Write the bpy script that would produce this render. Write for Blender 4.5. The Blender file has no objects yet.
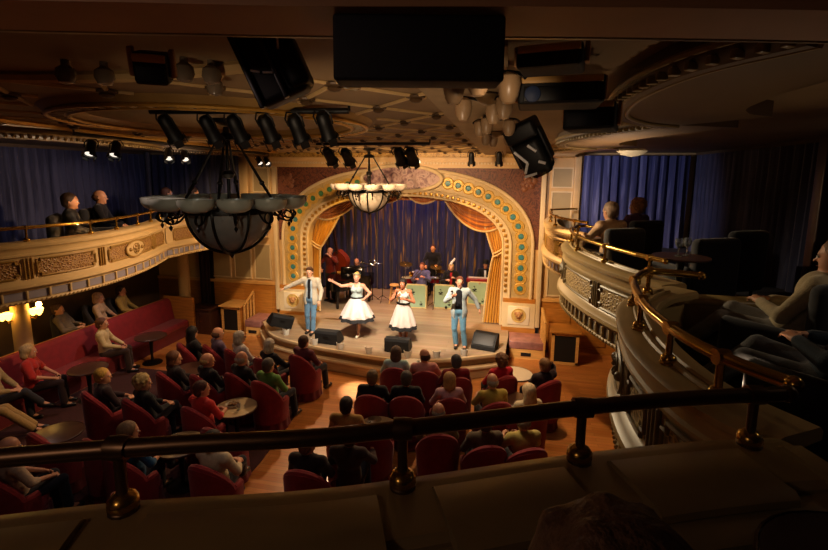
import bpy, math, random
import numpy as np
from mathutils import Vector, Matrix
random.seed(7); np.random.seed(7)
sc = bpy.context.scene; COL = sc.collection
PI = math.pi
sc.view_settings.view_transform = 'Standard'; sc.view_settings.look = 'None'
sc.view_settings.gamma = 1; sc.view_settings.exposure = 0; sc.view_settings.use_curve_mapping = False

# ------------------------------------------------------------------ materials
def lin(h):
    h = h.lstrip('#'); c = [int(h[i:i+2], 16)/255 for i in (0, 2, 4)]
    return tuple(x/12.92 if x <= .04045 else ((x+.055)/1.055)**2.4 for x in c)
MATS = {}
def M(name, col='#888888', rough=.6, metal=0., var=.12, scale=6., bump=0., bscale=None, spec=.5, sheen=0., emit=None, estr=0., trans=0., stretch=None, alpha=1.):
    if name in MATS: return MATS[name]
    m = bpy.data.materials.new(name); m.use_nodes = True; nt = m.node_tree; N = nt.nodes; L = nt.links
    b = N['Principled BSDF']; c = lin(col) if isinstance(col, str) else col
    b.inputs['Roughness'].default_value = rough; b.inputs['Metallic'].default_value = metal
    b.inputs['Specular IOR Level'].default_value = spec
    if sheen: b.inputs['Sheen Weight'].default_value = sheen
    if trans: b.inputs['Transmission Weight'].default_value = trans
    if alpha < 1: b.inputs['Alpha'].default_value = alpha
    tc = N.new('ShaderNodeTexCoord'); mp = N.new('ShaderNodeMapping'); L.new(tc.outputs['Object'], mp.inputs['Vector'])
    if stretch: mp.inputs['Scale'].default_value = stretch
    nz = N.new('ShaderNodeTexNoise'); nz.inputs['Scale'].default_value = scale; nz.inputs['Detail'].default_value = 4
    L.new(mp.outputs[0], nz.inputs['Vector'])
    cr = N.new('ShaderNodeValToRGB')
    cr.color_ramp.elements[0].position = .3; cr.color_ramp.elements[1].position = .7
    cr.color_ramp.elements[0].color = tuple(x*(1-var) for x in c)+(1,); cr.color_ramp.elements[1].color = tuple(min(1, x*(1+var)) for x in c)+(1,)
    L.new(nz.outputs['Fac'], cr.inputs['Fac']); L.new(cr.outputs['Color'], b.inputs['Base Color'])
    if bump:
        n2 = N.new('ShaderNodeTexNoise'); n2.inputs['Scale'].default_value = bscale or scale*3; n2.inputs['Detail'].default_value = 3
        L.new(mp.outputs[0], n2.inputs['Vector'])
        bp = N.new('ShaderNodeBump'); bp.inputs['Strength'].default_value = bump; bp.inputs['Distance'].default_value = .02
        L.new(n2.outputs['Fac'], bp.inputs['Height']); L.new(bp.outputs['Normal'], b.inputs['Normal'])
    if emit:
        b.inputs['Emission Color'].default_value = lin(emit)+(1,); b.inputs['Emission Strength'].default_value = estr
    MATS[name] = m; return m
def wood_floor(name, c1, c2, rough, plank=(1.2, .11), bump=.05):
    m = bpy.data.materials.new(name); m.use_nodes = True; nt = m.node_tree; N = nt.nodes; L = nt.links; b = N['Principled BSDF']
    tc = N.new('ShaderNodeTexCoord')
    br = N.new('ShaderNodeTexBrick'); br.inputs['Scale'].default_value = 1; br.inputs['Brick Width'].default_value = plank[0]; br.inputs['Row Height'].default_value = plank[1]
    br.inputs['Mortar Size'].default_value = .003; br.inputs['Color1'].default_value = lin(c1)+(1,); br.inputs['Color2'].default_value = lin(c2)+(1,)
    br.inputs['Mortar'].default_value = tuple(x*.45 for x in lin(c1))+(1,); br.offset = .37
    L.new(tc.outputs['Object'], br.inputs['Vector'])
    mp = N.new('ShaderNodeMapping'); mp.inputs['Scale'].default_value = (2, 30, 2); L.new(tc.outputs['Object'], mp.inputs['Vector'])
    nz = N.new('ShaderNodeTexNoise'); nz.inputs['Scale'].default_value = 1.2; nz.inputs['Detail'].default_value = 5; L.new(mp.outputs[0], nz.inputs['Vector'])
    mx = N.new('ShaderNodeMix'); mx.data_type = 'RGBA'; mx.blend_type = 'MULTIPLY'; mx.inputs['Factor'].default_value = .45
    L.new(br.outputs['Color'], mx.inputs[6]); L.new(nz.outputs['Color'], mx.inputs[7]); L.new(mx.outputs[2], b.inputs['Base Color'])
    b.inputs['Roughness'].default_value = rough
    MATS[name] = m; return m
def carved(name, ground, raised, scale=14., rough=.45, metal=.0, bump=.8):
    """relief-cast plaster: raised scroll-like cells over a darker ground"""
    m = bpy.data.materials.new(name); m.use_nodes = True; nt = m.node_tree; N = nt.nodes; L = nt.links; b = N['Principled BSDF']
    tc = N.new('ShaderNodeTexCoord'); vo = N.new('ShaderNodeTexVoronoi'); vo.feature = 'DISTANCE_TO_EDGE'; vo.inputs['Scale'].default_value = scale
    L.new(tc.outputs['Object'], vo.inputs['Vector'])
    cr = N.new('ShaderNodeValToRGB'); cr.color_ramp.elements[0].position = .03; cr.color_ramp.elements[1].position = .16
    cr.color_ramp.elements[0].color = lin(raised)+(1,); cr.color_ramp.elements[1].color = lin(ground)+(1,)
    L.new(vo.outputs['Distance'], cr.inputs['Fac']); L.new(cr.outputs['Color'], b.inputs['Base Color'])
    bp = N.new('ShaderNodeBump'); bp.inputs['Strength'].default_value = bump; bp.inputs['Distance'].default_value = .03; bp.invert = True
    L.new(vo.outputs['Distance'], bp.inputs['Height']); L.new(bp.outputs['Normal'], b.inputs['Normal'])
    b.inputs['Roughness'].default_value = rough; b.inputs['Metallic'].default_value = metal
    MATS[name] = m; return m
def blotch(name, cols, scale=2.5, rough=.5, dist=1.5):
    m = bpy.data.materials.new(name); m.use_nodes = True; nt = m.node_tree; N = nt.nodes; L = nt.links; b = N['Principled BSDF']
    tc = N.new('ShaderNodeTexCoord'); nz = N.new('ShaderNodeTexNoise'); nz.inputs['Scale'].default_value = scale; nz.inputs['Detail'].default_value = 5; nz.inputs['Distortion'].default_value = dist
    L.new(tc.outputs['Object'], nz.inputs['Vector']); cr = N.new('ShaderNodeValToRGB'); e = cr.color_ramp.elements
    while len(e) < len(cols): e.new(.5)
    for i, c in enumerate(cols): e[i].position = .3+.4*i/(len(cols)-1); e[i].color = lin(c)+(1,)
    L.new(nz.outputs['Fac'], cr.inputs['Fac']); L.new(cr.outputs['Color'], b.inputs['Base Color']); b.inputs['Roughness'].default_value = rough
    MATS[name] = m; return m
def streak_curtain(name, base, streak, scale=9., amount=.5, rough=.75):
    """cloth with narrow paler stripes running down it"""
    m = bpy.data.materials.new(name); m.use_nodes = True; nt = m.node_tree; N = nt.nodes; L = nt.links; b = N['Principled BSDF']
    tc = N.new('ShaderNodeTexCoord'); mp = N.new('ShaderNodeMapping'); mp.inputs['Scale'].default_value = (1, .02, .06); L.new(tc.outputs['Object'], mp.inputs['Vector'])
    nz = N.new('ShaderNodeTexNoise'); nz.inputs['Scale'].default_value = scale; nz.inputs['Detail'].default_value = 3; L.new(mp.outputs[0], nz.inputs['Vector'])
    cr = N.new('ShaderNodeValToRGB'); cr.color_ramp.elements[0].position = amount; cr.color_ramp.elements[1].position = amount+.1
    cr.color_ramp.elements[0].color = lin(base)+(1,); cr.color_ramp.elements[1].color = lin(streak)+(1,)
    L.new(nz.outputs['Fac'], cr.inputs['Fac']); L.new(cr.outputs['Color'], b.inputs['Base Color'])
    b.inputs['Roughness'].default_value = rough; b.inputs['Sheen Weight'].default_value = .2
    MATS[name] = m; return m

# ------------------------------------------------------------------ mesh builder
def frame(d):
    d = Vector(d).normalized(); a = Vector((0, 0, 1)) if abs(d.z) < .9 else Vector((1, 0, 0))
    x = d.cross(a).normalized(); return x, d.cross(x).normalized()
class MB:
    def __init__(s): s.v = []; s.f = []; s.mi = []; s.cur = 0
    def add(s, vs, fs):
        o = len(s.v); s.v += [tuple(map(float, v)) for v in vs]
        for f in fs: s.f.append(tuple(i+o for i in f)); s.mi.append(s.cur)
    def box(s, c, d, rz=0., mat=None):
        hx, hy, hz = d[0]/2, d[1]/2, d[2]/2
        vs = [Vector((x*hx, y*hy, z*hz)) for x in (-1, 1) for y in (-1, 1) for z in (-1, 1)]
        R = mat if mat is not None else Matrix.Rotation(rz, 3, 'Z')
        s.add([R@v+Vector(c) for v in vs], [(0, 1, 3, 2), (4, 6, 7, 5), (0, 4, 5, 1), (2, 3, 7, 6), (0, 2, 6, 4), (1, 5, 7, 3)]); return s
    def bb(s, x0, x1, y0, y1, z0, z1): return s.box(((x0+x1)/2, (y0+y1)/2, (z0+z1)/2), (x1-x0, y1-y0, z1-z0))
    def rbox(s, c, d, r=.02, rz=0., n=3, mat=None):
        """box with all vertical and horizontal edges rounded"""
        hx, hy, hz = d[0]/2, d[1]/2, d[2]/2; r = min(r, hx*.99, hy*.99, hz*.99)
        R = mat if mat is not None else Matrix.Rotation(rz, 3, 'Z'); rings = []
        for sz in (-1, 1):
            for k in range(n+1):
                a = (k/n)*PI/2 if sz < 0 else (1-k/n)*PI/2
                ins = r*(1-math.sin(a)); z = sz*(hz-r*(1-math.cos(a)))
                ring = []
                rr = max(r-ins, .0005)
                for q, (sx, sy) in enumerate(((1, 1), (-1, 1), (-1, -1), (1, -1))):
                    for j in range(n+1):
                        t = q*PI/2+j/n*PI/2
                        ring.append(R@Vector((sx*(hx-r)+rr*math.cos(t), sy*(hy-r)+rr*math.sin(t), z))+Vector(c))
                rings.append(ring)
        s.rings(rings, True, True); return s
    def rings(s, rings, caps=True, closed=True):
        n = len(rings[0]); vs = [v for r in rings for v in r]; fs = []
        for i in range(len(rings)-1):
            for j in range(n if closed else n-1):
                k = (j+1) % n; fs.append((i*n+j, i*n+k, (i+1)*n+k, (i+1)*n+j))
        if caps and closed:
            fs.append(tuple(range(n))[::-1]); fs.append(tuple((len(rings)-1)*n+j for j in range(n)))
        s.add(vs, fs)
    def tube(s, path, r, n=8, closed=False, caps=True):
        P = [Vector(p) for p in path]; m = len(P); rs = list(r) if hasattr(r, '__len__') else [r]*m; rings = []; px = None
        for i in range(m):
            if closed: d = P[(i+1) % m]-P[i-1]
            else: d = P[min(i+1, m-1)]-P[max(i-1, 0)]
            if d.length < 1e-9: d = Vector((0, 0, 1))
            d.normalize()
            if px is None: x, _ = frame(d)
            else:
                x = px-d*px.dot(d)
                x = x.normalized() if x.length > 1e-6 else frame(d)[0]
            px = x; y = d.cross(x)
            rings.append([P[i]+x*(rs[i]*math.cos(2*PI*j/n))+y*(rs[i]*math.sin(2*PI*j/n)) for j in range(n)])
        if closed: rings.append(rings[0])
        s.rings(rings, caps and not closed); return s
    def cyl(s, a, b, r, r2=None, n=12): return s.tube([a, b], [r, r if r2 is None else r2], n)
    def lathe(s, prof, n=20, c=(0, 0, 0), axis=(0, 0, 1), caps=True, a0=0., a1=None):
        z = Vector(axis).normalized(); x, y = frame(z)
        if abs(z.z) > .99: x, y = Vector((1, 0, 0)), Vector((0, 1, 0))*(1 if z.z > 0 else -1)
        C = Vector(c); full = a1 is None; nn = n if full else n+1; span = 2*PI if full else a1-a0
        s.rings([[C+z*h+x*(max(r, 1e-4)*math.cos(a0+span*j/n))+y*(max(r, 1e-4)*math.sin(a0+span*j/n)) for j in range(nn)] for r, h in prof], caps and full, full); return s
    def ball(s, c, r, n=12, m=None):
        r = r if hasattr(r, '__len__') else (r, r, r); m = m or max(6, n//2+1)
        s.rings([[(c[0]+r[0]*math.sin(t)*math.cos(2*PI*j/n), c[1]+r[1]*math.sin(t)*math.sin(2*PI*j/n), c[2]-r[2]*math.cos(t)) for j in range(n)] for t in [max(.02, min(PI-.02, PI*i/m)) for i in range(m+1)]]); return s
    def prism(s, poly, a, b, axis='z'):
        """extrude a 2D outline; axis z: (x,y) between z=a..b; axis y: (x,z) between y=a..b; axis x: (y,z)"""
        def P(u, v, w): return (u, v, w) if axis == 'z' else ((u, w, v) if axis == 'y' else (w, u, v))
        s.rings([[P(u, v, a) for u, v in poly], [P(u, v, b) for u, v in poly]]); return s
    def grid(s, fn, nu, nv, cu=False):
        vs = [fn(i/nu, j/nv) for i in range(nu+1) for j in range(nv+1)]
        s.add(vs, [(i*(nv+1)+j, (i+1)*(nv+1)+j, (i+1)*(nv+1)+j+1, i*(nv+1)+j+1) for i in range(nu) for j in range(nv)]); return s
    def slab(s, fn, nu, nv):
        """closed sheet with thickness: fn(u,v,side) side 0 = front 1 = back"""
        A = [fn(i/nu, j/nv, 0) for i in range(nu+1) for j in range(nv+1)]; B = [fn(i/nu, j/nv, 1) for i in range(nu+1) for j in range(nv+1)]
        o = len(A); w = nv+1; fs = []
        for i in range(nu):
            for j in range(nv):
                q = (i*w+j, (i+1)*w+j, (i+1)*w+j+1, i*w+j+1); fs.append(q); fs.append(tuple(k+o for k in q[::-1]))
        edge = [(i*w, (i+1)*w) for i in range(nu)]+[(nu*w+j, nu*w+j+1) for j in range(nv)]+[((i+1)*w+nv, i*w+nv) for i in range(nu)]+[(j+1, j) for j in range(nv)]
        for a, b in edge: fs.append((b, a, a+o, b+o))
        s.add(A+B, fs); return s
    def strip(s, loop, w0, w1):
        pass
    def build(s, name, mat, parent=None, smooth=True, ang=.7, loc=None):
        me = bpy.data.meshes.new(name); me.from_pydata(s.v, [], s.f)
        for m in (mat if isinstance(mat, (list, tuple)) else [mat]): me.materials.append(m)
        if any(s.mi): me.polygons.foreach_set('material_index', s.mi)
        import bmesh
        bm = bmesh.new(); bm.from_mesh(me); bmesh.ops.recalc_face_normals(bm, faces=bm.faces); bm.to_mesh(me); bm.free()
        if smooth:
            me.polygons.foreach_set('use_smooth', [True]*len(me.polygons)); me.set_sharp_from_angle(angle=ang)
        me.update(); o = bpy.data.objects.new(name, me); COL.objects.link(o)
        if parent is not None: o.parent = parent
        if loc is not None: o.location = loc
        return o
def tag(o, label=None, cat=None, group=None, kind=None):
    if label: o['label'] = label
    if cat: o['category'] = cat
    if group: o['group'] = group
    if kind: o['kind'] = kind
    return o
def thing(name, label, cat, loc=(0, 0, 0), rz=0., group=None):
    o = bpy.data.objects.new(name, None); COL.objects.link(o); o.location = loc; o.rotation_euler = (0, 0, rz); o.empty_display_size = .1
    return tag(o, label, cat, group)
def struct(name, mb, mat, parent=None, **k):
    o = mb.build(name, mat, parent, **k)
    if parent is None: o['kind'] = 'structure'
    return o
def sroot(name, loc=(0, 0, 0)):
    o = bpy.data.objects.new(name, None); COL.objects.link(o); o.location = loc; o['kind'] = 'structure'; return o
def kids(o): return [c for c in bpy.data.objects if c.parent is o]
def dup(root, loc, rz=None, label=None, group=None, tree=None):
    r = root.copy(); COL.objects.link(r); r.location = loc
    if rz is not None: r.rotation_euler = (0, 0, rz)
    if label: r['label'] = label
    if group: r['group'] = group
    for ch in list(root.children):
        c = ch.copy(); COL.objects.link(c); c.parent = r
        for g in list(ch.children):
            d = g.copy(); COL.objects.link(d); d.parent = c
    return r
def crom(pts, n=10, closed=False):
    """smooth curve through points (any dimension)"""
    P = [np.array(p, float) for p in pts]; out = []; m = len(P)
    for i in range(m if closed else m-1):
        if closed: a, b, c, d = P[i-1], P[i], P[(i+1) % m], P[(i+2) % m]
        else:
            b, c = P[i], P[i+1]; a = P[i-1] if i else 2*b-c; d = P[i+2] if i+2 < m else 2*c-b
        for k in range(n):
            t = k/n; out.append(.5*(2*b+(c-a)*t+(2*a-5*b+4*c-d)*t*t+(3*b-a-3*c+d)*t**3))
    if not closed: out.append(P[-1])
    return out
class Path:
    """a plan curve with arc length; side=+1 puts the outward normal on its left"""
    def __init__(s, pts, side=1, n=12):
        c = crom(pts, n); s.p = np.array([q[:2] for q in c]); d = np.linalg.norm(np.diff(s.p, axis=0), axis=1)
        s.s = np.concatenate([[0], np.cumsum(d)]); s.len = s.s[-1]; s.side = side
    def at(s, t, off=0.):
        t = min(max(t, 0), s.len); x = np.interp(t, s.s, s.p[:, 0]); y = np.interp(t, s.s, s.p[:, 1])
        e = .06; a, b = max(t-e, 0), min(t+e, s.len)
        dx = np.interp(b, s.s, s.p[:, 0])-np.interp(a, s.s, s.p[:, 0]); dy = np.interp(b, s.s, s.p[:, 1])-np.interp(a, s.s, s.p[:, 1]); l = math.hypot(dx, dy) or 1
        return (x-dy/l*off*s.side, y+dx/l*off*s.side)
    def sweep(s, mb, prof, s0=0, s1=None, step=.08):
        s1 = s.len if s1 is None else s1; n = max(2, int((s1-s0)/step)+1); rings = []
        for i in range(n+1):
            t = s0+(s1-s0)*i/n; rings.append([s.at(t, o)+(z,) for o, z in prof])
        mb.rings(rings); return mb
    def line(s, off, z, s0=0, s1=None, step=.08):
        s1 = s.len if s1 is None else s1; n = max(2, int((s1-s0)/step)+1)
        return [s.at(s0+(s1-s0)*i/n, off)+(z,) for i in range(n+1)]
# ------------------------------------------------------------------ figures: smooth-blended bodies meshed with surface nets
class Field:
    def __init__(s, lo, hi, h):
        s.lo = np.array(lo, float); s.h = h; s.n = np.ceil((np.array(hi)-s.lo)/h).astype(int)+1
        s.g = np.full(s.n, .5, np.float32)
    def sub(s, lo, hi):
        a = np.maximum(np.floor((np.array(lo)-s.lo)/s.h).astype(int), 0); b = np.minimum(np.ceil((np.array(hi)-s.lo)/s.h).astype(int)+1, s.n)
        if np.any(b <= a): return None, None
        ax = [s.lo[i]+s.h*np.arange(a[i], b[i]) for i in range(3)]
        return tuple(slice(a[i], b[i]) for i in range(3)), np.stack(np.meshgrid(*ax, indexing='ij'), -1).astype(np.float32)
    def put(s, sl, d, k, op='u'):
        g = s.g[sl]
        if op == 'u':
            h = np.clip(.5+.5*(g-d)/k, 0, 1); s.g[sl] = g*(1-h)+d*h-k*h*(1-h)
        else:
            d = -d; h = np.clip(.5-.5*(g-d)/k, 0, 1); s.g[sl] = g*(1-h)+d*h+k*h*(1-h)
    def cap(s, a, b, ra, rb, k=.02, op='u'):
        a = np.array(a, float); b = np.array(b, float); m = max(ra, rb)+k+3*s.h
        sl, p = s.sub(np.minimum(a, b)-m, np.maximum(a, b)+m)
        if sl is None: return s
        ba = b-a; h = np.clip(((p-a)@ba)/max(ba@ba, 1e-9), 0, 1)
        s.put(sl, np.linalg.norm(p-a-h[..., None]*ba, axis=-1)-(ra+(rb-ra)*h), k, op); return s
    def ell(s, c, r, k=.02, op='u', R=None):
        c = np.array(c, float); r = np.array(r, float); m = r.max()+k+3*s.h
        sl, p = s.sub(c-m, c+m)
        if sl is None: return s
        q = p-c
        if R is not None: q = q@R     # R columns = local axes
        k0 = np.linalg.norm(q/r, axis=-1); k1 = np.linalg.norm(q/(r*r), axis=-1)
        s.put(sl, k0*(k0-1)/np.maximum(k1, 1e-6), k, op); return s
    def cut(s, pt, nrm, k=.004):
        """remove everything on the side the normal points to"""
        sl, p = s.sub(s.lo, s.lo+s.h*s.n); n = np.array(nrm, float); n /= np.linalg.norm(n)
        s.g = np.maximum(s.g, ((p-np.array(pt))@n).astype(np.float32)); return s
    def mesh(s):
        g = s.g; ins = g < 0
        c = [ins[i:ins.shape[0]-1+i, j:ins.shape[1]-1+j, k:ins.shape[2]-1+k] for i in (0, 1) for j in (0, 1) for k in (0, 1)]
        tot = sum(x.astype(np.int8) for x in c); act = (tot > 0) & (tot < 8); idx = np.argwhere(act)
        if len(idx) == 0: return np.zeros((0, 3)), []
        cid = np.full(act.shape, -1, np.int64); cid[act] = np.arange(len(idx))
        acc = np.zeros((len(idx), 3)); cnt = np.zeros(len(idx))
        off = np.array([(i, j, k) for i in (0, 1) for j in (0, 1) for k in (0, 1)])
        vals = np.stack([g[idx[:, 0]+o[0], idx[:, 1]+o[1], idx[:, 2]+o[2]] for o in off], 1)
        for a in range(8):
            for b in range(a+1, 8):
                df = off[b]-off[a]
                if np.abs(df).sum() != 1: continue
                va, vb = vals[:, a], vals[:, b]; x = (va < 0) != (vb < 0); t = np.where(x, va/np.where(x, va-vb, 1), 0)
                acc[x] += off[a]+t[x][:, None]*df; cnt[x] += 1
        V = s.lo+s.h*(idx+acc/cnt[:, None]); F = []
        for ax in range(3):
            sl0 = [slice(None)]*3; sl1 = [slice(None)]*3; sl0[ax] = slice(0, -1); sl1[ax] = slice(1, None)
            A = ins[tuple(sl0)]; B = ins[tuple(sl1)]; e = np.argwhere(A != B); u, v = [(1, 2), (2, 0), (0, 1)][ax]
            ok = (e[:, u] > 0) & (e[:, v] > 0) & (e[:, u] < g.shape[u]-1) & (e[:, v] < g.shape[v]-1); e = e[ok]
            fl = A[e[:, 0], e[:, 1], e[:, 2]]
            def at(du, dv):
                q = e.copy(); q[:, u] -= du; q[:, v] -= dv; return cid[q[:, 0], q[:, 1], q[:, 2]]
            Q = np.stack([at(1, 1), at(0, 1), at(0, 0), at(1, 0)], 1); Q[~fl] = Q[~fl][:, ::-1]; F.append(Q)
        return V, np.concatenate(F)
def field_mesh(fd, name, slots, extra=None):
    V, F = fd.mesh(); V = [tuple(v) for v in V]; F = [tuple(int(i) for i in f) for f in F]; mi = [0]*len(F)
    if extra:
        for mb, slot in extra:
            o = len(V); V += mb.v; F += [tuple(i+o for i in f) for f in mb.f]; mi += [slot]*len(mb.f)
    me = bpy.data.meshes.new(name); me.from_pydata(V, [], F)
    for m in slots: me.materials.append(m)
    me.polygons.foreach_set('material_index', mi); me.polygons.foreach_set('use_smooth', [True]*len(F)); me.update(); return me

def rotz(a): c, s_ = math.cos(a), math.sin(a); return np.array([[c, -s_, 0], [s_, c, 0], [0, 0, 1.]])
def rotx(a): c, s_ = math.cos(a), math.sin(a); return np.array([[1, 0, 0], [0, c, -s_], [0, s_, c]])
def roty(a): c, s_ = math.cos(a), math.sin(a); return np.array([[c, 0, s_], [0, 1, 0], [-s_, 0, c]])

SEAT = dict(hip=(0, 0, .52), waist=(0, -.02, .70), chest=(0, -.05, .90), neck=(0, -.05, 1.05), head=(0, -.03, 1.19),
            knL=(-.11, .42, .53), knR=(.12, .43, .53), anL=(-.12, .44, .10), anR=(.13, .47, .10),
            elL=(-.27, .06, .76), elR=(.27, .06, .76), haL=(-.13, .32, .63), haR=(.12, .33, .64), turn=0., nod=.05, tilt=0.)
STAND = dict(hip=(0, 0, .95), waist=(0, 0, 1.13), chest=(0, 0, 1.32), neck=(0, -.01, 1.48), head=(0, .01, 1.63),
             knL=(-.10, .03, .50), knR=(.10, .03, .50), anL=(-.11, 0, .09), anR=(.11, 0, .09),
             elL=(-.27, -.02, 1.15), elR=(.27, -.02, 1.15), haL=(-.27, .12, .93), haR=(.27, .12, .93), turn=0., nod=.0, tilt=0.)
def pose(base, **k): d = dict(base); d.update(k); return d

def body_fields(P, h=.012, female=False, sitting=True, short=False, skirt=False, fingers=True, bulk=1.):
    """returns body mesh data and clothing fields for a pose; figure faces +Y, left hand at -X"""
    A = {k: np.array(v, float) for k, v in P.items() if not isinstance(v, (int, float))}
    pts = np.array(list(A.values())); lo = pts.min(0)-.22; hi = pts.max(0)+.24; lo[2] = -.01
    sw = .165 if female else .185; sh = {}
    up = (A['neck']-A['chest'])/np.linalg.norm(A['neck']-A['chest'])
    for s_, k in ((-1, 'L'), (1, 'R')):
        raise_ = .04*max(0, min(1, (A['el'+k][2]-A['neck'][2])/.2+.3)); sh[k] = A['neck']-up*.065+np.array([s_*sw, 0, raise_])
    HR = rotz(P['turn'])@rotx(-P['nod'])@roty(P['tilt']); H = A['head']; hs = P.get('hs', 1.); hd = lambda v: H+HR@(np.array(v, float)*hs); HV = lambda *r: tuple(q*hs for q in r)
    def torso(f, g, lo_z=True):
        f.ell(A['hip']+[0, 0, 0], np.array([.165*(1.04 if female else 1), .12, .12])*bulk+g, .05)
        f.ell((A['waist']+A['hip'])/2, np.array([.145, .115, .13])*bulk+g, .05)
        f.ell(A['waist'], np.array([.135 if female else .15, .105, .13])*bulk+g, .05)
        f.ell(A['chest'], np.array([.155 if female else .175, .115, .16])*[bulk, bulk, 1]+g, .05)
        if female:
            for s_ in (-1, 1): f.ell(A['chest']+[s_*.07, .085, 0], np.array([.062]*3)+g, .03)
        for k in 'LR':
            f.cap(A['neck']-up*.06, sh[k], .06+g, .062+g, .04)
    def arm(f, g, k, to=1.):
        w = A['el'+k]+(A['ha'+k]-A['el'+k])*to
        f.cap(sh[k], A['el'+k], (.05 if female else .056)+g, .041+g, .03)
        if to > 0: f.cap(A['el'+k], w, .041+g, .041-.013*to+g, .015)
    def leg(f, g, k, to=1.):
        s_ = -1 if k == 'L' else 1; hp = A['hip']+[s_*.09, .0, -.02]
        f.cap(hp, A['kn'+k], .088+g, .057+g, .04)
        if to > 0: f.cap(A['kn'+k], A['kn'+k]+(A['an'+k]-A['kn'+k])*to, .056+g, .056-.022*to+g, .015)
    def hand(f, k):
        W = A['ha'+k]; d = W-A['el'+k]; d /= np.linalg.norm(d)
        s_ = -1 if k == 'L' else 1
        n = np.array(P.get('palm'+k, (-s_*.6, 0, -.8)), float); n -= d*(n@d); n /= np.linalg.norm(n)   # palm direction
        x = np.cross(d, n)*s_                                                                             # thumb side
        c = W+d*.045
        for q in (-.022, 0, .022): f.cap(W+x*q*.5, W+d*.085+x*q, .017, .014, .01)
        cu = P.get('curl'+k, .6)
        for i, (q, l) in enumerate(((.030, .072), (.010, .08), (-.011, .074), (-.031, .058))):
            a = W+d*.085+x*q; b = a+(d*math.cos(cu*.6)+n*math.sin(cu*.6))*l*.55; e = b+(d*math.cos(cu*1.6)+n*math.sin(cu*1.6))*l*.5
            f.cap(a, b, .0098, .0092, .004); f.cap(b, e, .0092, .0085, .003)
        a = W+d*.03+x*.03; b = a+(x*.7+d*.6+n*.35)*.042; f.cap(a, b, .0125, .011, .008); f.cap(b, b+(d*.8+n*.5+x*.1)*.034, .011, .009, .003)
    f = Field(lo, hi, h)
    torso(f, 0.)
    for k in 'LR':
        arm(f, 0., k); leg(f, 0., k); hand(f, k)
        an = A['an'+k]; fw = P.get('foot'+k, (0, 1, 0)); fw = np.array(fw, float); fw /= np.linalg.norm(fw)
        f.cap(an, an+fw*.13-[0, 0, .05], .036, .03, .02)
    f.cap(A['chest']+up*.1, hd((0, -.015, -.06)), .058, .05 if female else .055, .03)
    # head: skull, jaw, brow, nose, lips, ears, eye sockets
    f.ell(hd((0, -.012, .03)), HV(.074, .094, .088), .02, R=HR); f.ell(hd((0, .02, -.035)), HV(.056, .066, .078), .03, R=HR)
    f.ell(hd((0, .075, .022)), HV(.05, .018, .012), .015, R=HR)
    for s_ in (-1, 1): f.ell(hd((s_*.032, .092, .004)), (.017, .014, .011), .008, 's', R=HR); f.ell(hd((s_*.077, -.012, -.006)), (.011, .02, .031), .006, R=HR)
    f.cap(hd((0, .084, .008)), hd((0, .106, -.026)), .008, .0125, .008)
    f.ell(hd((0, .083, -.056)), (.023, .011, .006), .005, R=HR); f.ell(hd((0, .074, -.088)), (.022, .02, .016), .02, R=HR)
    ex = []
    white, iris, lip = MB(), MB(), MB()
    for s_ in (-1, 1):
        white.ball(hd((s_*.031, .0805, .004)), .0115, 8); iris.ball(hd((s_*.031, .0895, .004)), .0055, 6)
    ms = MB(); c = [hd((x, .093-.35*x*x*30, -.0575)) for x in (-.02, -.01, 0, .01, .02)]; lip.tube(c, [.002, .0035, .004, .0035, .002], 6)
    ex = [(white, 1), (iris, 2), (lip, 3)]
    return dict(A=A, f=f, ex=ex, torso=torso, arm=arm, leg=leg, hd=hd, HR=HR, hs=hs, lo=lo, hi=hi, sh=sh, up=up, h=h)
def shirt_field(B, sleeve=.9, g=.012, low=None, g2=0.):
    f = Field(B['lo'], B['hi'], B['h']); B['torso'](f, g)
    A = B['A']
    f.cap(A['neck']-B['up']*.05, A['neck']-B['up']*.012, .07+g, .058+g, .02)
    for k in 'LR':
        if sleeve > 0: 
            if sleeve <= .5: f.cap(B['sh'][k], B['sh'][k]+(A['el'+k]-B['sh'][k])*sleeve*2, .06+g, .052+g, .03)
            else: B['arm'](f, g, k, (sleeve-.5)*2)
    lowz = A['hip'][2]-.02 if low is None else low
    f.cut((0, 0, lowz), (0, 0, -1)); return f
def trouser_field(B, to=.93, g=.011, g2=.016):
    f = Field(B['lo'], B['hi'], B['h']); A = B['A']
    f.ell(A['hip'], np.array([.165, .125, .12])+g, .05)
    for k in 'LR':
        B['leg'](f, g, k, to)
        if to > .9:
            e = A['an'+k]; f.cap(A['kn'+k]+(e-A['kn'+k])*.4, A['kn'+k]+(e-A['kn'+k])*to, .056+g*.5, .056+g*.5, .03)
    return f
def shoes_mesh(B, P, r=.047):
    f = Field(B['lo'], B['hi'], B['h']); A = B['A']
    for k in 'LR':
        an = A['an'+k]; fw = np.array(P.get('foot'+k, (0, 1, 0)), float); fw /= np.linalg.norm(fw)
        f.cap(an-[0, 0, .045]-fw*.03, an+fw*.15-[0, 0, .055], .044, .04, .03); f.cap(an, an-[0, 0, .04], .047, .05, .02)
    f.cut((0, 0, min(A['anL'][2], A['anR'][2])-.092), (0, 0, -1)); return f
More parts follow.
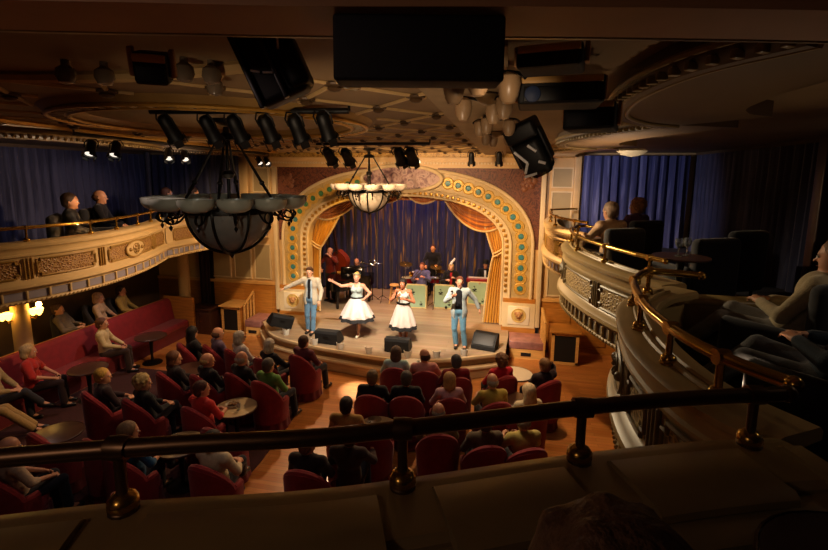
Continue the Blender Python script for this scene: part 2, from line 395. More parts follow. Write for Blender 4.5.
def hair_field(B, style):
    hd, HR = B['hd'], B['HR']; f = Field(B['lo'], B['hi']+np.array([0, 0, .06]), min(B['h'], .011)); k = .012; ell0 = f.ell
    f.ell = lambda c, r, k_=.012, R=None: ell0(c, tuple(q*B['hs'] for q in r), k_, R=R)
    if style == 'short':
        f.ell(hd((0, -.022, .038)), (.083, .098, .09), k, R=HR); f.ell(hd((0, -.05, -.02)), (.074, .06, .07), .02, R=HR); f.cut(hd((0, .045, .045)), HR@np.array((0, .9, -.55)))
    elif style == 'quiff':
        f.ell(hd((0, -.022, .04)), (.084, .1, .092), k, R=HR); f.ell(hd((0, .055, .1)), (.055, .05, .035), .03, R=HR); f.ell(hd((0, -.05, -.015)), (.076, .06, .065), .02, R=HR); f.cut(hd((0, .05, .05)), HR@np.array((0, .8, -.75)))
    elif style == 'bald':
        f.ell(hd((0, -.03, .0)), (.083, .092, .07), k, R=HR); f.cut(hd((0, .0, .045)), HR@np.array((0, .35, .95))); f.cut(hd((0, .0, .0)), HR@np.array((0, 1., 0)))
    elif style == 'bob':
        f.ell(hd((0, -.022, .035)), (.09, .103, .095), k, R=HR); f.ell(hd((0, -.045, -.05)), (.092, .075, .09), .03, R=HR); f.cut(hd((0, .05, .04)), HR@np.array((0, .92, -.4)))
    elif style == 'curly':
        f.ell(hd((0, -.022, .04)), (.094, .106, .1), k, R=HR)
        rs = np.random.RandomState(3)
        for i in range(46):
            v = rs.normal(size=3); v /= np.linalg.norm(v); f.ell(hd(np.array((0, -.025, .035))+v*[.09, .098, .092]), (.022,)*3, .008)
        f.ell(hd((0, -.05, -.03)), (.085, .06, .07), .02, R=HR); f.cut(hd((0, .055, .045)), HR@np.array((0, .9, -.5)))
    elif style == 'long':
        f.ell(hd((0, -.022, .036)), (.09, .102, .096), k, R=HR); f.ell(hd((0, -.055, -.09)), (.098, .06, .15), .04, R=HR); f.cut(hd((0, .05, .045)), HR@np.array((0, .92, -.4)))
    elif style == 'updo':
        f.ell(hd((0, -.022, .038)), (.085, .1, .093), k, R=HR); f.ell(hd((0, -.07, .09)), (.05, .05, .045), .02, R=HR); f.ell(hd((0, .05, .1)), (.05, .035, .03), .02, R=HR); f.cut(hd((0, .05, .05)), HR@np.array((0, .85, -.55)))
    return f
EYEW = M('eye_white', '#d8d2c8', .3, var=0); IRIS = M('eye_iris', '#2a1c14', .3, var=0); LIP = M('lip', '#8a3f38', .5, var=0)
_CLO = {}
def cloth(col, kind='weave'):
    return M('cloth_'+col.strip('#'), col, .85, 0, .1, 30, .25, 120, spec=.2, sheen=.15)
def skin(col='#c98f70'): return M('skin_'+col.strip('#'), col, .5, 0, .06, 8, spec=.35)
def hairm(col): return M('hair_'+col.strip('#'), col, .6, 0, .25, 40, .5, 90, spec=.3, stretch=(1, 1, .3))
LIB = {}
def figure_lib(key, P, hair, h=.013, female=False, sleeve=.9, g=.013, bulk=1., trousers=True, to=.93, low=None, shoes=True):
    k = (key, hair, female, sleeve, to, low, bulk)
    if k in LIB: return LIB[k]
    kb = (key, female, sleeve, to, low, bulk)
    if kb not in LIB:
        B = body_fields(P, h, female, bulk=bulk)
        D = dict(body=field_mesh(B['f'], 'body', [skin(), EYEW, IRIS, LIP], B['ex']), B=B)
        D['shirt'] = field_mesh(shirt_field(B, sleeve, g, low), 'shirt', [cloth('#777777')])
        D['trousers'] = field_mesh(trouser_field(B, to), 'trousers', [cloth('#777777')]) if trousers else None
        D['shoes'] = field_mesh(shoes_mesh(B, P), 'shoes', [M('shoe_black', '#15120f', .4)]) if shoes else None
        LIB[kb] = D
    D = dict(LIB[kb]); D['hair'] = field_mesh(hair_field(D['B'], hair), 'hair', [hairm('#555555')]); LIB[k] = D; return D
def put_mesh(name, me, parent, mats):
    o = bpy.data.objects.new(name, me); COL.objects.link(o); o.parent = parent
    for i, m in enumerate(mats):
        if i < len(o.material_slots): o.material_slots[i].link = 'OBJECT'; o.material_slots[i].material = m
    return o
def person(lib, loc, rz, label, skinc='#c98f70', hairc='#6b5a4a', shirtc='#888888', trouc='#23222a', shoec='#15120f', group=None, top='shirt', z_off=0.):
    t = thing('person', label, 'person', loc, rz, group)
    put_mesh('body', lib['body'], t, [skin(skinc), EYEW, IRIS, LIP])
    put_mesh(top, lib['shirt'], t, [cloth(shirtc)])
    if lib.get('trousers'): put_mesh('trousers', lib['trousers'], t, [cloth(trouc)])
    if lib.get('shoes'): put_mesh('shoes', lib['shoes'], t, [M('shoe_'+shoec.strip('#'), shoec, .4)])
    if lib.get('hair'): put_mesh('hair', lib['hair'], t, [hairm(hairc)])
    return t
# ------------------------------------------------------------------ the room
XL, XR, YB, CZ, BF = -7.8, 7.2, -13.6, 5.2, 2.92      # side walls, back wall, ceiling, balcony floor
m_cream = M('cream_paint', '#cfae78', .45, 0, .06, 5)
m_creaml = M('pale_cream_paint', '#d8c49a', .45, 0, .05, 5)
m_beige = M('beige_wall_panel', '#a5936b', .6, 0, .06, 3)
m_tan = M('tan_ceiling', '#7d6546', .7, 0, .10, 2)
m_brown = M('brown_soffit', '#a8784e', .6, 0, .1, 3)
m_gold = M('gilt', '#b48a3c', .35, .6, .15, 12)
m_brass = M('polished_brass', '#b8903f', .22, .95, .08, 10)
m_brassd = M('aged_brass', '#6a5238', .36, .9, .12, 10)
m_ledge = M('ledge_paint', '#8a7448', .35, 0, .08, 6)
m_lav = M('lavender_grey_paint', '#8b8797', .55, 0, .08, 8)
m_black = M('black_metal', '#09090a', .5, .3, .1, 10)
m_blackm = M('matt_black', '#060607', .7, 0, .1, 10)
m_chrome = M('chrome', '#c8ccd2', .12, 1., .03, 10)
m_wood = M('honey_wood', '#b0742e', .4, 0, .22, 3, stretch=(1, 1, 8))
m_woodl = M('pale_wood_trim', '#d9a860', .4, 0, .15, 3, stretch=(1, 1, 8))
m_woodd = M('dark_wood', '#3a2014', .4, 0, .2, 3, stretch=(8, 1, 1))
m_stage = wood_floor('stage_boards', '#bea282', '#a98c6c', .34, (2.4, .14))
m_floor = wood_floor('parquet', '#d28a48', '#b87034', .28, (.9, .09))
m_carpet = M('dark_red_carpet', '#3a1512', .95, 0, .25, 20)
m_red = M('red_velvet', '#801019', .8, 0, .15, 9, .2, 60, sheen=.12)
m_redd = M('deep_red_velvet', '#640c14', .8, 0, .15, 9, .2, 60, sheen=.12)
m_pink = M('rose_marble', '#9a6a62', .35, 0, .3, 6)
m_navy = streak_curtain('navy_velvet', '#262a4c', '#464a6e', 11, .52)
m_navyLit = streak_curtain('lit_navy_velvet', '#323a70', '#5c6498', 11, .52)  # paler copy of the navy velvet, stage light put into its colour
m_panelrelief = carved('gilded_relief', '#8a6034', '#b08a50', 24)
m_relief2 = carved('cream_relief', '#85683c', '#b89c66', 24)
m_reliefR = carved('relief_shaded', '#6d5c38', '#b09a62', 22)  # darker, cooler relief copy carrying the near right bay's dim light

f = MB(); f.bb(XL, XR, YB, 0.05, -.2, 0); struct('floor', f, m_floor, smooth=False)
f = MB(); f.bb(XL, XR, YB, 0.05, CZ, CZ+.2); struct('ceiling', f, m_tan, smooth=False)
f = MB(); f.bb(XL-.2, XL, YB, .05, 0, CZ); struct('wall_left', f, M('wall_paint_dark', '#5a4630', .7), smooth=False)
f = MB(); f.bb(XR, XR+.2, YB, .05, 0, CZ); struct('wall_right', f, MATS['wall_paint_dark'], smooth=False)
f = MB(); f.bb(XL-.2, XR+.2, YB-.2, YB, 0, CZ); struct('wall_back', f, MATS['wall_paint_dark'], smooth=False)
b = MB(); b.prism([(-5.95, -10.5), (-1.0, -10.5), (-.95, -6.0), (-1.05, -4.4), (-1.6, -3.35), (-5.95, -3.35)], .001, .012); o = struct('floor_carpet', b, m_carpet, smooth=False)
# raised tier beyond the banquettes on the left
f = MB(); f.bb(XL, -6.78, YB, -.05, 0, .3); struct('trim_1', f, m_carpet, smooth=False)

# ---- front walls beside the proscenium: wood dado, framed panels
def front_wall(name, x0, x1, panels):
    r = sroot(name)
    b = MB(); b.bb(x0, x1, 0.02, .25, 0, CZ); b.build('plaster', m_cream, r, smooth=False)
    b = MB(); b.bb(x0, x1, -.03, .02, 0, 1.34); b.build('wood_dado', m_wood, r, smooth=False)
    b = MB(); b.bb(x0, x1, -.06, .02, 1.34, 1.42); b.build('dado_rail', m_woodl, r, smooth=False)
    for (a, c, z0, z1) in panels:
        b = MB(); b.bb(a, c, -.005, .02, z0, z1); p = b.build('panel', m_beige, r, smooth=False)
        q = MB(); w = .035
        q.bb(a-w, c+w, -.03, .02, z0-w, z0); q.bb(a-w, c+w, -.03, .02, z1, z1+w); q.bb(a-w, a, -.03, .02, z0, z1); q.bb(c, c+w, -.03, .02, z0, z1); q.build('panel_frame', m_creaml, p, smooth=False)
    return r
fl = front_wall('wall_front_left', XL, -3.78, [(-6.1, -5.3, 1.52, 2.52), (-5.12, -4.62, 1.52, 2.52), (-4.45, -3.98, 1.52, 2.52), (-4.4, -3.95, 3.05, 3.9), (-4.4, -3.95, 4.1, 4.75)])
fr = front_wall('wall_front_right', 3.78, XR, [(3.95, 4.3, 1.52, 2.6), (3.95, 4.4, 3.05, 4.2), (3.95, 4.4, 4.35, 4.8)])
for x, par in ((-4.25, fl), (4.25, fr)):                         # dado panels in the wood
    for k in range(3):
        b = MB(); b.rbox((x+(k-1)*.9*(1 if x < 0 else 1), -.045, .68), (.62, .03, .95), .012); b.build('dado_panel', m_wood, par)

# ------------------------------------------------------------------ stage
apron = [(-3.75, -.9), (-3.3, -1.5), (-2.9, -1.88), (-2.27, -2.14), (-1.47, -2.36), (-.7, -2.5), (.06, -2.62), (.8, -2.63), (1.3, -2.52), (1.93, -2.25), (2.5, -1.95), (2.9, -1.72)]
ap = crom(apron, 5)
def outline(off=0.):
    P = Path(apron, -1); pts = [P.at(P.len*i/48, -off) for i in range(49)]; return pts
stage = sroot('floor_stage'); m_riser = M('riser_wood', '#a07c52', .4, 0, .2, 3, stretch=(1, 1, 8)); m_nose = M('worn_nosing', '#c0a47a', .45, 0, .12, 3)
poly = [tuple(p) for p in outline(0)]+[(2.98, -.5), (2.98, 0), (3.5, 0), (3.5, 4.0), (-3.6, 4.0), (-3.6, 0), (-3.75, 0)]
b = MB(); b.prism(poly, .44, .5); b.build('stage_floor', m_stage, stage, smooth=False)
poly2 = [tuple(p) for p in outline(.06)]+[(2.92, -.5), (2.92, 0), (-3.7, 0)]
b = MB(); b.prism(poly2, 0, .44); b.build('stage_riser', m_riser, stage, smooth=False)
P0 = Path(apron, -1)
b = MB(); P0.sweep(b, [(-.09, .02), (.10, .02), (.10, .25), (.08, .27), (-.09, .27)]); b.build('stage_step', m_riser, stage)
b = MB(); P0.sweep(b, [(-.04, .43), (.02, .43), (.03, .465), (.02, .505), (-.04, .505)]); b.build('stage_nosing', m_nose, stage)
b = MB(); P0.sweep(b, [(.09, .23), (.115, .23), (.12, .26), (.11, .285), (.07, .285)]); b.build('step_nosing', m_nose, stage)
# low side plinths by the wall
for s_, x0, x1 in ((1, 3.0, 3.9), (-1, -4.4, -3.9)):
    r = sroot('trim_2' if s_ > 0 else 'trim_3')
    b = MB(); b.rbox(((x0+x1)/2, -.42, .36), (x1-x0, .75, .2), .02); b.build('plinth_top', m_pink, r)
    b = MB(); b.bb(x0+.02, x1-.02, -.78, -.06, 0, .26); b.build('plinth_base', m_woodl, r, smooth=False)
    b = MB(); b.bb((x0+x1)/2-.15, (x0+x1)/2+.1, -.79, -.77, .08, .17); b.build('vent_slot', m_blackm, r, smooth=False)

# stage house
f = MB(); f.bb(-4.6, 4.6, 4.0, 4.2, 0, 6.); struct('wall_stage', f, m_blackm, smooth=False)
for s_, n in ((-1, 'wall_wing_left'), (1, 'wall_wing_right')):
    f = MB(); f.bb(s_*4.6-.1, s_*4.6+.1, .3, 4.2, 0, 6.); struct(n, f, m_blackm, smooth=False)
f = MB(); f.bb(-4.7, 4.7, .05, 4.2, 6., 6.2); struct('ceiling_stage', f, m_blackm, smooth=False)

# ---- proscenium
def arch(hw, top, zs, p=2.5, z0=.62, n=56):
    """half outline is a superellipse above the springing and straight legs below"""
    pts = [(-hw, z0), (-hw, (z0+zs)/2), (-hw, zs)]
    for i in range(1, n):
        t = PI-PI*i/n; c, s_ = math.cos(t), math.sin(t)
        pts.append((hw*math.copysign(abs(c)**(2/p), c), zs+(top-zs)*abs(s_)**(2/p)))
    return pts+[(hw, zs), (hw, (z0+zs)/2), (hw, z0)]
OUT = arch(3.52, 4.76, 2.7, 2.35); INN = arch(2.96, 4.2, 2.7, 2.35); INN2 = arch(2.76, 4.06, 2.7, 2.35)
pro = sroot('wall_proscenium')
def between(A, B, y0, y1):
    b = MB(); n = len(A); rings = []
    for (x, z), (u, w) in zip(A, B): rings.append([(x, y0, z), (u, y0, w), (u, y1, w), (x, y1, z)])
    b.rings(rings); return b
m_bandg = blotch('old_gold_band', ['#a8905a', '#c0a872', '#b49a64'], 6, .45)
between(OUT, INN, -.02, .2).build('arch_band', m_bandg, pro)
between(INN, INN2, -.05, .3).build('arch_reveal', m_creaml, pro)
for A, r_, nm in ((OUT, .045, 'outer_moulding'), (INN, .04, 'inner_moulding'), (INN2, .03, 'reveal_moulding')):
    b = MB(); b.tube([(x, -.05, z) for x, z in A], r_, 8); b.build(nm, m_creaml, pro)
# panel above/beside the arch (spandrels) out to the square frame
FR = [(-3.66, .62), (-3.66, 4.76), (3.66, 4.76), (3.66, .62)]
sq = []
for x, z in OUT:                                                   # matching points on the square frame
    k = max(abs(x)/3.66, (z-2.7)/(4.8-2.7) if z > 2.7 else 0); 
    sq.append((math.copysign(3.66, x), z) if abs(x)/3.66 >= ((z-2.7)/2.1 if z > 2.7 else 0) else (x/k, 4.8))
m_span = blotch('painted_spandrel', ['#3a1d18', '#5b2f26', '#7a4a34', '#48221c', '#64443a'], 5, .5, 2.5)
def spandrel(s_):
    ids = [i for i, (x, z) in enumerate(OUT) if x*s_ > .9 and z > 2.6]
    A = [OUT[i] for i in ids]; Bq = []
    for x, z in A:
        tx = abs(x)/3.66; tz = (z-2.2)/(4.8-2.2)
        Bq.append((s_*3.66, 2.2+(z-2.2)/max(tx, .01)*1.0) if False else None)
    # fan from the arch to the corner
    b = MB(); c = (s_*3.66, 4.8); vs = [(x, .0, z) for x, z in A]; n = len(vs)
    pts = [(x, z) for x, z in (A if s_ < 0 else A[::-1])]
    loop = pts+[(pts[-1][0], 4.8), c, (s_*3.66, pts[0][1])]
    b.prism(loop, .0, .1, 'y'); return b
for s_ in (-1, 1):
    sp = spandrel(s_).build('spandrel_panel', m_span, pro, smooth=False)
    b = MB()                                                        # a small relief cluster in each corner
    for i in range(9):
        a = i*2.4; rr = .03+.028*i; b.ball((s_*(3.32+rr*math.cos(a)*.7), -.0, 4.42+rr*math.sin(a)*.7), (.085, .03, .085), 10)
    b.build('corner_relief', blotch('relief_rust', ['#6b3a2a', '#8b5a40', '#4b2a20'], 9), sp)
# square frame, entablature
b = MB()
for s_ in (-1, 1): b.rbox((s_*3.72, -.04, 2.72), (.12, .16, 4.2), .02)
b.build('frame_post', m_creaml, pro)
b = MB()
for s_ in (-1, 1): b.bb(s_*3.59-.11, s_*3.59+.11, .01, .18, .6, 2.9)
b.bb(-1.6, 1.6, .01, .18, 4.7, 4.81); b.build('frame_infill', m_cream, pro, smooth=False)
b = MB()
for z0, z1, d in ((4.8, 4.86, .1), (4.86, 4.95, .06), (4.95, 4.99, .13), (4.99, 5.03, .19), (5.03, 5.07, .24)): b.bb(-3.86, 3.86, -d, .2, z0, z1)
b.build('entablature', m_cream, pro, smooth=False)
b = MB()
for i in range(92): b.bb(-3.78+i*.083, -3.78+i*.083+.045, -.1, -.05, 4.895, 4.945)
b.build('dentil_course', m_creaml, pro, smooth=False)['kind'] = 'stuff'
b = MB(); b.bb(-4.5, 4.5, -.04, .2, 5.07, CZ); b.build('gold_lit_edge', blotch('gold_light_blotch', ['#6a4a1c', '#b98a3a', '#d8ae5c', '#8a6426'], 7, .4, 2), pro, smooth=False)  # gold colour stands in for stage light on the ceiling edge
# medallions round the band
m_ring = M('gold_ring', '#d0ab55', .4, .2); m_teal = M('teal_enamel', '#3d7f86', .4, 0, .3, 20); m_green = M('green_enamel', '#3f7a50', .4, 0, .3, 20); m_dk = M('dark_enamel', '#1f2a44', .4)
MID = arch(3.24, 4.48, 2.7, 2.35, z0=1.5, n=90)
d = [0.]
for a, c in zip(MID, MID[1:]): d.append(d[-1]+math.hypot(c[0]-a[0], c[1]-a[1]))
nm = 38
for i in range(nm):
    s_ = d[-1]*(i+.5)/nm; x = float(np.interp(s_, d, [p[0] for p in MID])); z = float(np.interp(s_, d, [p[1] for p in MID]))
    if abs(x) < 1.12 and z > 4: continue
    b = MB(); b.lathe([(.0, .0), (.165, .0), (.165, .018), (.15, .03), (.135, .016), (.115, .016), (.11, .03), (.09, .03), (.08, .018), (.0, .018)], 18, (x, -.02, z), (0, -1, 0))
    o = b.build('medallion', m_ring, pro)
    b = MB(); b.lathe([(0, .016), (.078, .016), (.06, .04), (0, .045)], 12, (x, -.02, z), (0, -1, 0)); b.build('enamel_boss', m_green if (x < 0 and z > 3.4) else m_teal, o)
# small square studs on the reveal
MI2 = arch(2.86, 4.13, 2.7, 2.35, z0=1.5, n=90); d = [0.]
for a, c in zip(MI2, MI2[1:]): d.append(d[-1]+math.hypot(c[0]-a[0], c[1]-a[1]))
b = MB()
for i in range(64):
    s_ = d[-1]*(i+.5)/64; x = float(np.interp(s_, d, [p[0] for p in MI2])); z = float(np.interp(s_, d, [p[1] for p in MI2])); b.rbox((x, -.06, z), (.085, .03, .085), .012)
b.build('reveal_stud', m_gold, pro)['kind'] = 'stuff'
# wall space above the arch, oval painting
b = MB(); b.lathe([(0, 0), (1.0, 0), (1.0, .05), (0, .05)], 48, (0, 0, 0), (0, -1, 0)); b.v = [(x*1.06, y-.06, z*.31+4.51) for x, y, z in b.v]
ov = b.build('oval_painting', blotch('cloudy_mauve_painting', ['#3a2836', '#7e5a5e', '#b89a90', '#4d3444'], 4.2, .5, 1.5), pro)
b = MB(); b.tube([(1.1*math.cos(t), -.13, 4.51+.345*math.sin(t)) for t in [2*PI*i/56 for i in range(56)]], .05, 8, closed=True); b.build('oval_frame', m_creaml, ov)
b = MB(); b.prism([(x, z) for x, z in OUT if z > 4.4]+[(2.4, 4.81), (-2.4, 4.81)][0:0], .0, .0) if False else None
# legs: wood belt and plinths with a carved mask-like boss
for s_ in (-1, 1):
    xc = s_*3.23
    b = MB(); b.bb(xc-.42, xc+.42, -.1, .2, 1.27, 1.38); b.build('leg_belt', m_wood, pro, smooth=False)
    b = MB(); b.bb(xc-.42, xc+.42, -.12, .2, .6, 1.27); pl = b.build('leg_plinth', m_creaml, pro, smooth=False)
    b = MB(); b.rbox((xc, -.125, .935), (.56, .03, .5), .01); b.build('plinth_panel', M('white_panel', '#e6d8b8', .5, 0, .05), pl)
    b = MB(); b.lathe([(0, 0), (.2, 0), (.19, .02), (.15, .012), (.14, .02), (0, .02)], 24, (xc, -.135, .935), (0, -1, 0)); b.build('plinth_wreath', M('wreath_gold', '#c9a860', .5), pl)
    b = MB(); b.ball((xc, -.16, .95), (.085, .05, .1), 14); b.ball((xc, -.2, .92), (.035, .03, .04), 8)
    for q in (-1, 1): b.ball((xc+q*.035, -.2, .965), .018, 8); b.ball((xc+q*.085, -.15, 1.0), (.035, .03, .05), 8)
    b.build('carved_mask', M('mask_tan', '#a87a4a', .5), pl)
    b = MB(); b.bb(xc-.44, xc+.44, -.12, .2, 0.0, .6); b.build('leg_base', m_wood, pro, smooth=False)

# ------------------------------------------------------------------ stage curtains
def pleats(mb, pts, z0, z1, amp, wl, nz=6, th=.02, gather=None, seed=1, fine=8):
    """hanging pleated cloth along a plan line"""
    P = Path(pts, 1, 4); n = max(8, int(P.len/wl*fine)); rs = random.Random(seed); ph = [rs.uniform(-.6, .6) for _ in range(400)]
    def fn(u, v, side):
        s_ = P.len*u; k = int(s_/wl); t = s_/wl*2*PI
        a = amp*(.75+.25*math.sin(ph[k % 400]*5))*(.55+.45*v if gather is None else 1)
        o = a*math.sin(t+.35*math.sin(t*.37))+a*.3*math.sin(t*2.3+1)
        x, y = P.at(s_, o-(th if side else 0)); return (x, y, z1+(z0-z1)*v)
    mb.slab(fn, n, nz); return mb
m_back = streak_curtain('stage_back_cloth', '#22234a', '#8f6c34', 13, .57, .6)
b = MB(); pleats(b, [(-4.4, 3.35), (0, 3.45), (4.4, 3.35)], .52, 5.2, .07, .26); c = b.build('stage_curtain', m_back); tag(c, 'blue backdrop curtain with gold streaks hanging behind the band', 'curtain', kind=None)
m_drape = streak_curtain('gold_drape', '#c08c2a', '#cf9c36', 8, .5, .55); m_swag = streak_curtain('copper_swag', '#a8642c', '#bd7c36', 8, .5, .55)
m_fringe = M('cream_fringe', '#cdb68a', .8, 0, .25, 60)
def side_drape(s_, label):
    t = thing('stage_drape', label, 'curtain')
    # u across, v down: pulled to a tie at v=.48 and spreading again below
    def prof(v):
        z = 3.75+(.54-3.75)*v; zt = 2.45
        if z > zt: w = (z-zt)/(3.75-zt); inner = 2.52-(2.52-(1.72 if s_ < 0 else 2.1))*(w**.9)
        else: w = (zt-z)/(zt-.54); inner = 2.52-(-.05 if s_ < 0 else .24)*(w**.6)
        return z, inner
    def fn(u, v, side):
        z, inn = prof(v); x = inn+(2.98-inn)*u; t_ = u*2*PI*9
        y = .32+.03*math.sin(t_+v*1.2)+.012*math.sin(t_*2.1)+(.025 if side else 0); return (s_*x, y, z)
    b = MB(); b.slab(fn, 72, 24); b.build('drape', m_drape, t)
    b = MB(); b.tube([(s_*prof(v)[1], .30, prof(v)[0]) for v in [i/30 for i in range(31)]], .028, 6); b.build('drape_fringe', m_fringe, t)
    for q in (0, .09):
        b = MB(); b.tube([(s_*2.5, .24, 2.42+q), (s_*2.6, .22, 2.47+q), (s_*2.8, .24, 2.6+q), (s_*2.99, .3, 2.72+q)], .024, 6); b.build('tie_back', m_fringe, t)
    return t
side_drape(-1, 'gold tied-back stage drape at the left, behind the man with outstretched arm'); side_drape(1, 'gold tied-back stage drape at the right, beside the third green music stand')
def swag(x0, z0, x1, z1, drop, y, label, cat='curtain', skew=0., group=None, m=None):
    t = thing('curtain_swag', label, cat)
    def fn(u, v, side):
        x = x0+(x1-x0)*u; top = z0+(z1-z0)*u; w = 4*u*(1-u); w = w**.75
        sk = w*(1+skew*(u-.5)); z = top-drop*sk*v+.02*v-.0
        yy = y-.10*math.sin(PI*v)*w-.03*math.sin(v*2*PI*6.5)*(.25+w)+(.02 if side else 0); return (x, yy, z)
    b = MB(); b.slab(fn, 30, 44); b.build('swag_cloth', m or m_swag, t)
    b = MB(); b.tube([tuple(np.array(fn(i/30, 1, 0))+[0, -.015, -.01]) for i in range(31)], .03, 6); b.build('swag_fringe', m_fringe, t); return t
swag(-2.95, 3.75, -1.05, 4.22, .62, .3, 'copper swag over the left drape, nearest the small chandelier', skew=-.5)
swag(1.02, 4.22, 2.98, 3.75, .85, .3, 'large copper swag over the right drape under the arch', skew=.2)
swag(-1.1, 4.24, 0.05, 4.24, .42, .36, 'short copper swag hidden behind the small chandelier bowl')
swag(-.05, 4.24, 1.12, 4.24, .42, .34, 'small copper swag under the oval painting, right of the chandelier')
# valance filling the arch head
b = MB(); pleats(b, [(-3., .5), (3., .5)], 3.9, 4.9, .03, .2, 2); v_ = b.build('stage_valance', m_swag); tag(v_, 'copper pleated valance across the head of the arch', 'curtain')
b = MB(); b.lathe([(0, 0), (.07, .01), (.08, .05), (.05, .09), (0, .1)], 14, (1.07, .2, 4.18), (0, -1, 0)); tag(b.build('curtain_rosette', M('ivory', '#e8dcc0', .4)), 'ivory rosette where the two copper swags meet', 'rosette')
# ------------------------------------------------------------------ balconies
PL1 = Path([(-4.7, -9.4), (-4.25, -8.0), (-3.86, -7.1), (-3.68, -6.35), (-3.72, -5.55), (-3.98, -4.6), (-4.42, -3.6)], -1)
PL2 = Path([(-4.42, -3.58), (-4.36, -2.6), (-4.15, -1.6), (-4.0, -.05)], -1)
PR1 = Path([(3.92, -.05), (3.75, -.9), (3.66, -1.8), (3.66, -2.6), (3.82, -3.3), (4.15, -4.0)], 1)
PR2 = Path([(4.25, -4.1), (3.86, -4.45), (3.68, -4.95), (3.63, -5.55), (3.74, -6.25), (3.95, -6.95), (4.25, -7.55)][::-1], -1)
PR2 = Path([(4.25, -7.6), (3.95, -6.95), (3.74, -6.25), (3.63, -5.55), (3.68, -4.95), (3.86, -4.45), (4.25, -4.1)], 1)
PR1 = Path([(4.15, -4.0), (3.82, -3.3), (3.66, -2.6), (3.66, -1.8), (3.75, -.9), (3.92, -.05)], 1)
PR3 = Path([(3.84, -10.26), (3.64, -9.9), (3.57, -9.4), (3.60, -8.9), (3.72, -8.35), (3.98, -7.9), (4.3, -7.62)], 1)
PN = Path([(-2.2, -12.6), (-1., -12.12), (.2, -11.66), (1.0, -11.35), (1.61, -11.1), (2.09, -10.95), (2.4, -10.83), (2.95, -10.58), (3.45, -10.38), (3.84, -10.26)], 1)
# floors of the balconies
def floor_poly(name, paths, extra):
    pts = []
    for P in paths: pts += [P.at(P.len*i/24, -.06) for i in range(25)]
    b = MB(); b.prism(pts+extra, 2.77, BF); struct(name, b, M('balcony_carpet', '#1d1a26', .95, 0, .2, 20), smooth=False)
floor_poly('floor_balcony_left', [PL1, PL2], [(XL, -.02), (XL, -9.4)])
floor_poly('floor_balcony_right', [PN, PR3, PR2, PR1], [(XR, -.02), (XR, YB+.02), (-2.2, YB+.02)])
PROF = [(-.26, 3.56), (-.26, 3.6), (-.24, 3.62), (-.03, 3.62), (.02, 3.61), (.045, 3.585), (.04, 3.55), (.01, 3.53), (0, 3.5), (0, 3.46), (.018, 3.445), (.018, 3.425), (-.015, 3.41), (-.025, 3.38), (-.025, 3.10), (-.01, 3.075), (.03, 3.06), (.065, 3.03), (.07, 2.99), (.045, 2.965), (.02, 2.955), (.005, 2.94), (.005, 2.93), (-.03, 2.925), (-.03, 2.80), (.0, 2.795), (.012, 2.775), (.0, 2.75), (-.04, 2.74), (-.2, 2.74), (-.2, 2.78), (-.16, 2.95), (-.14, 3.55)]
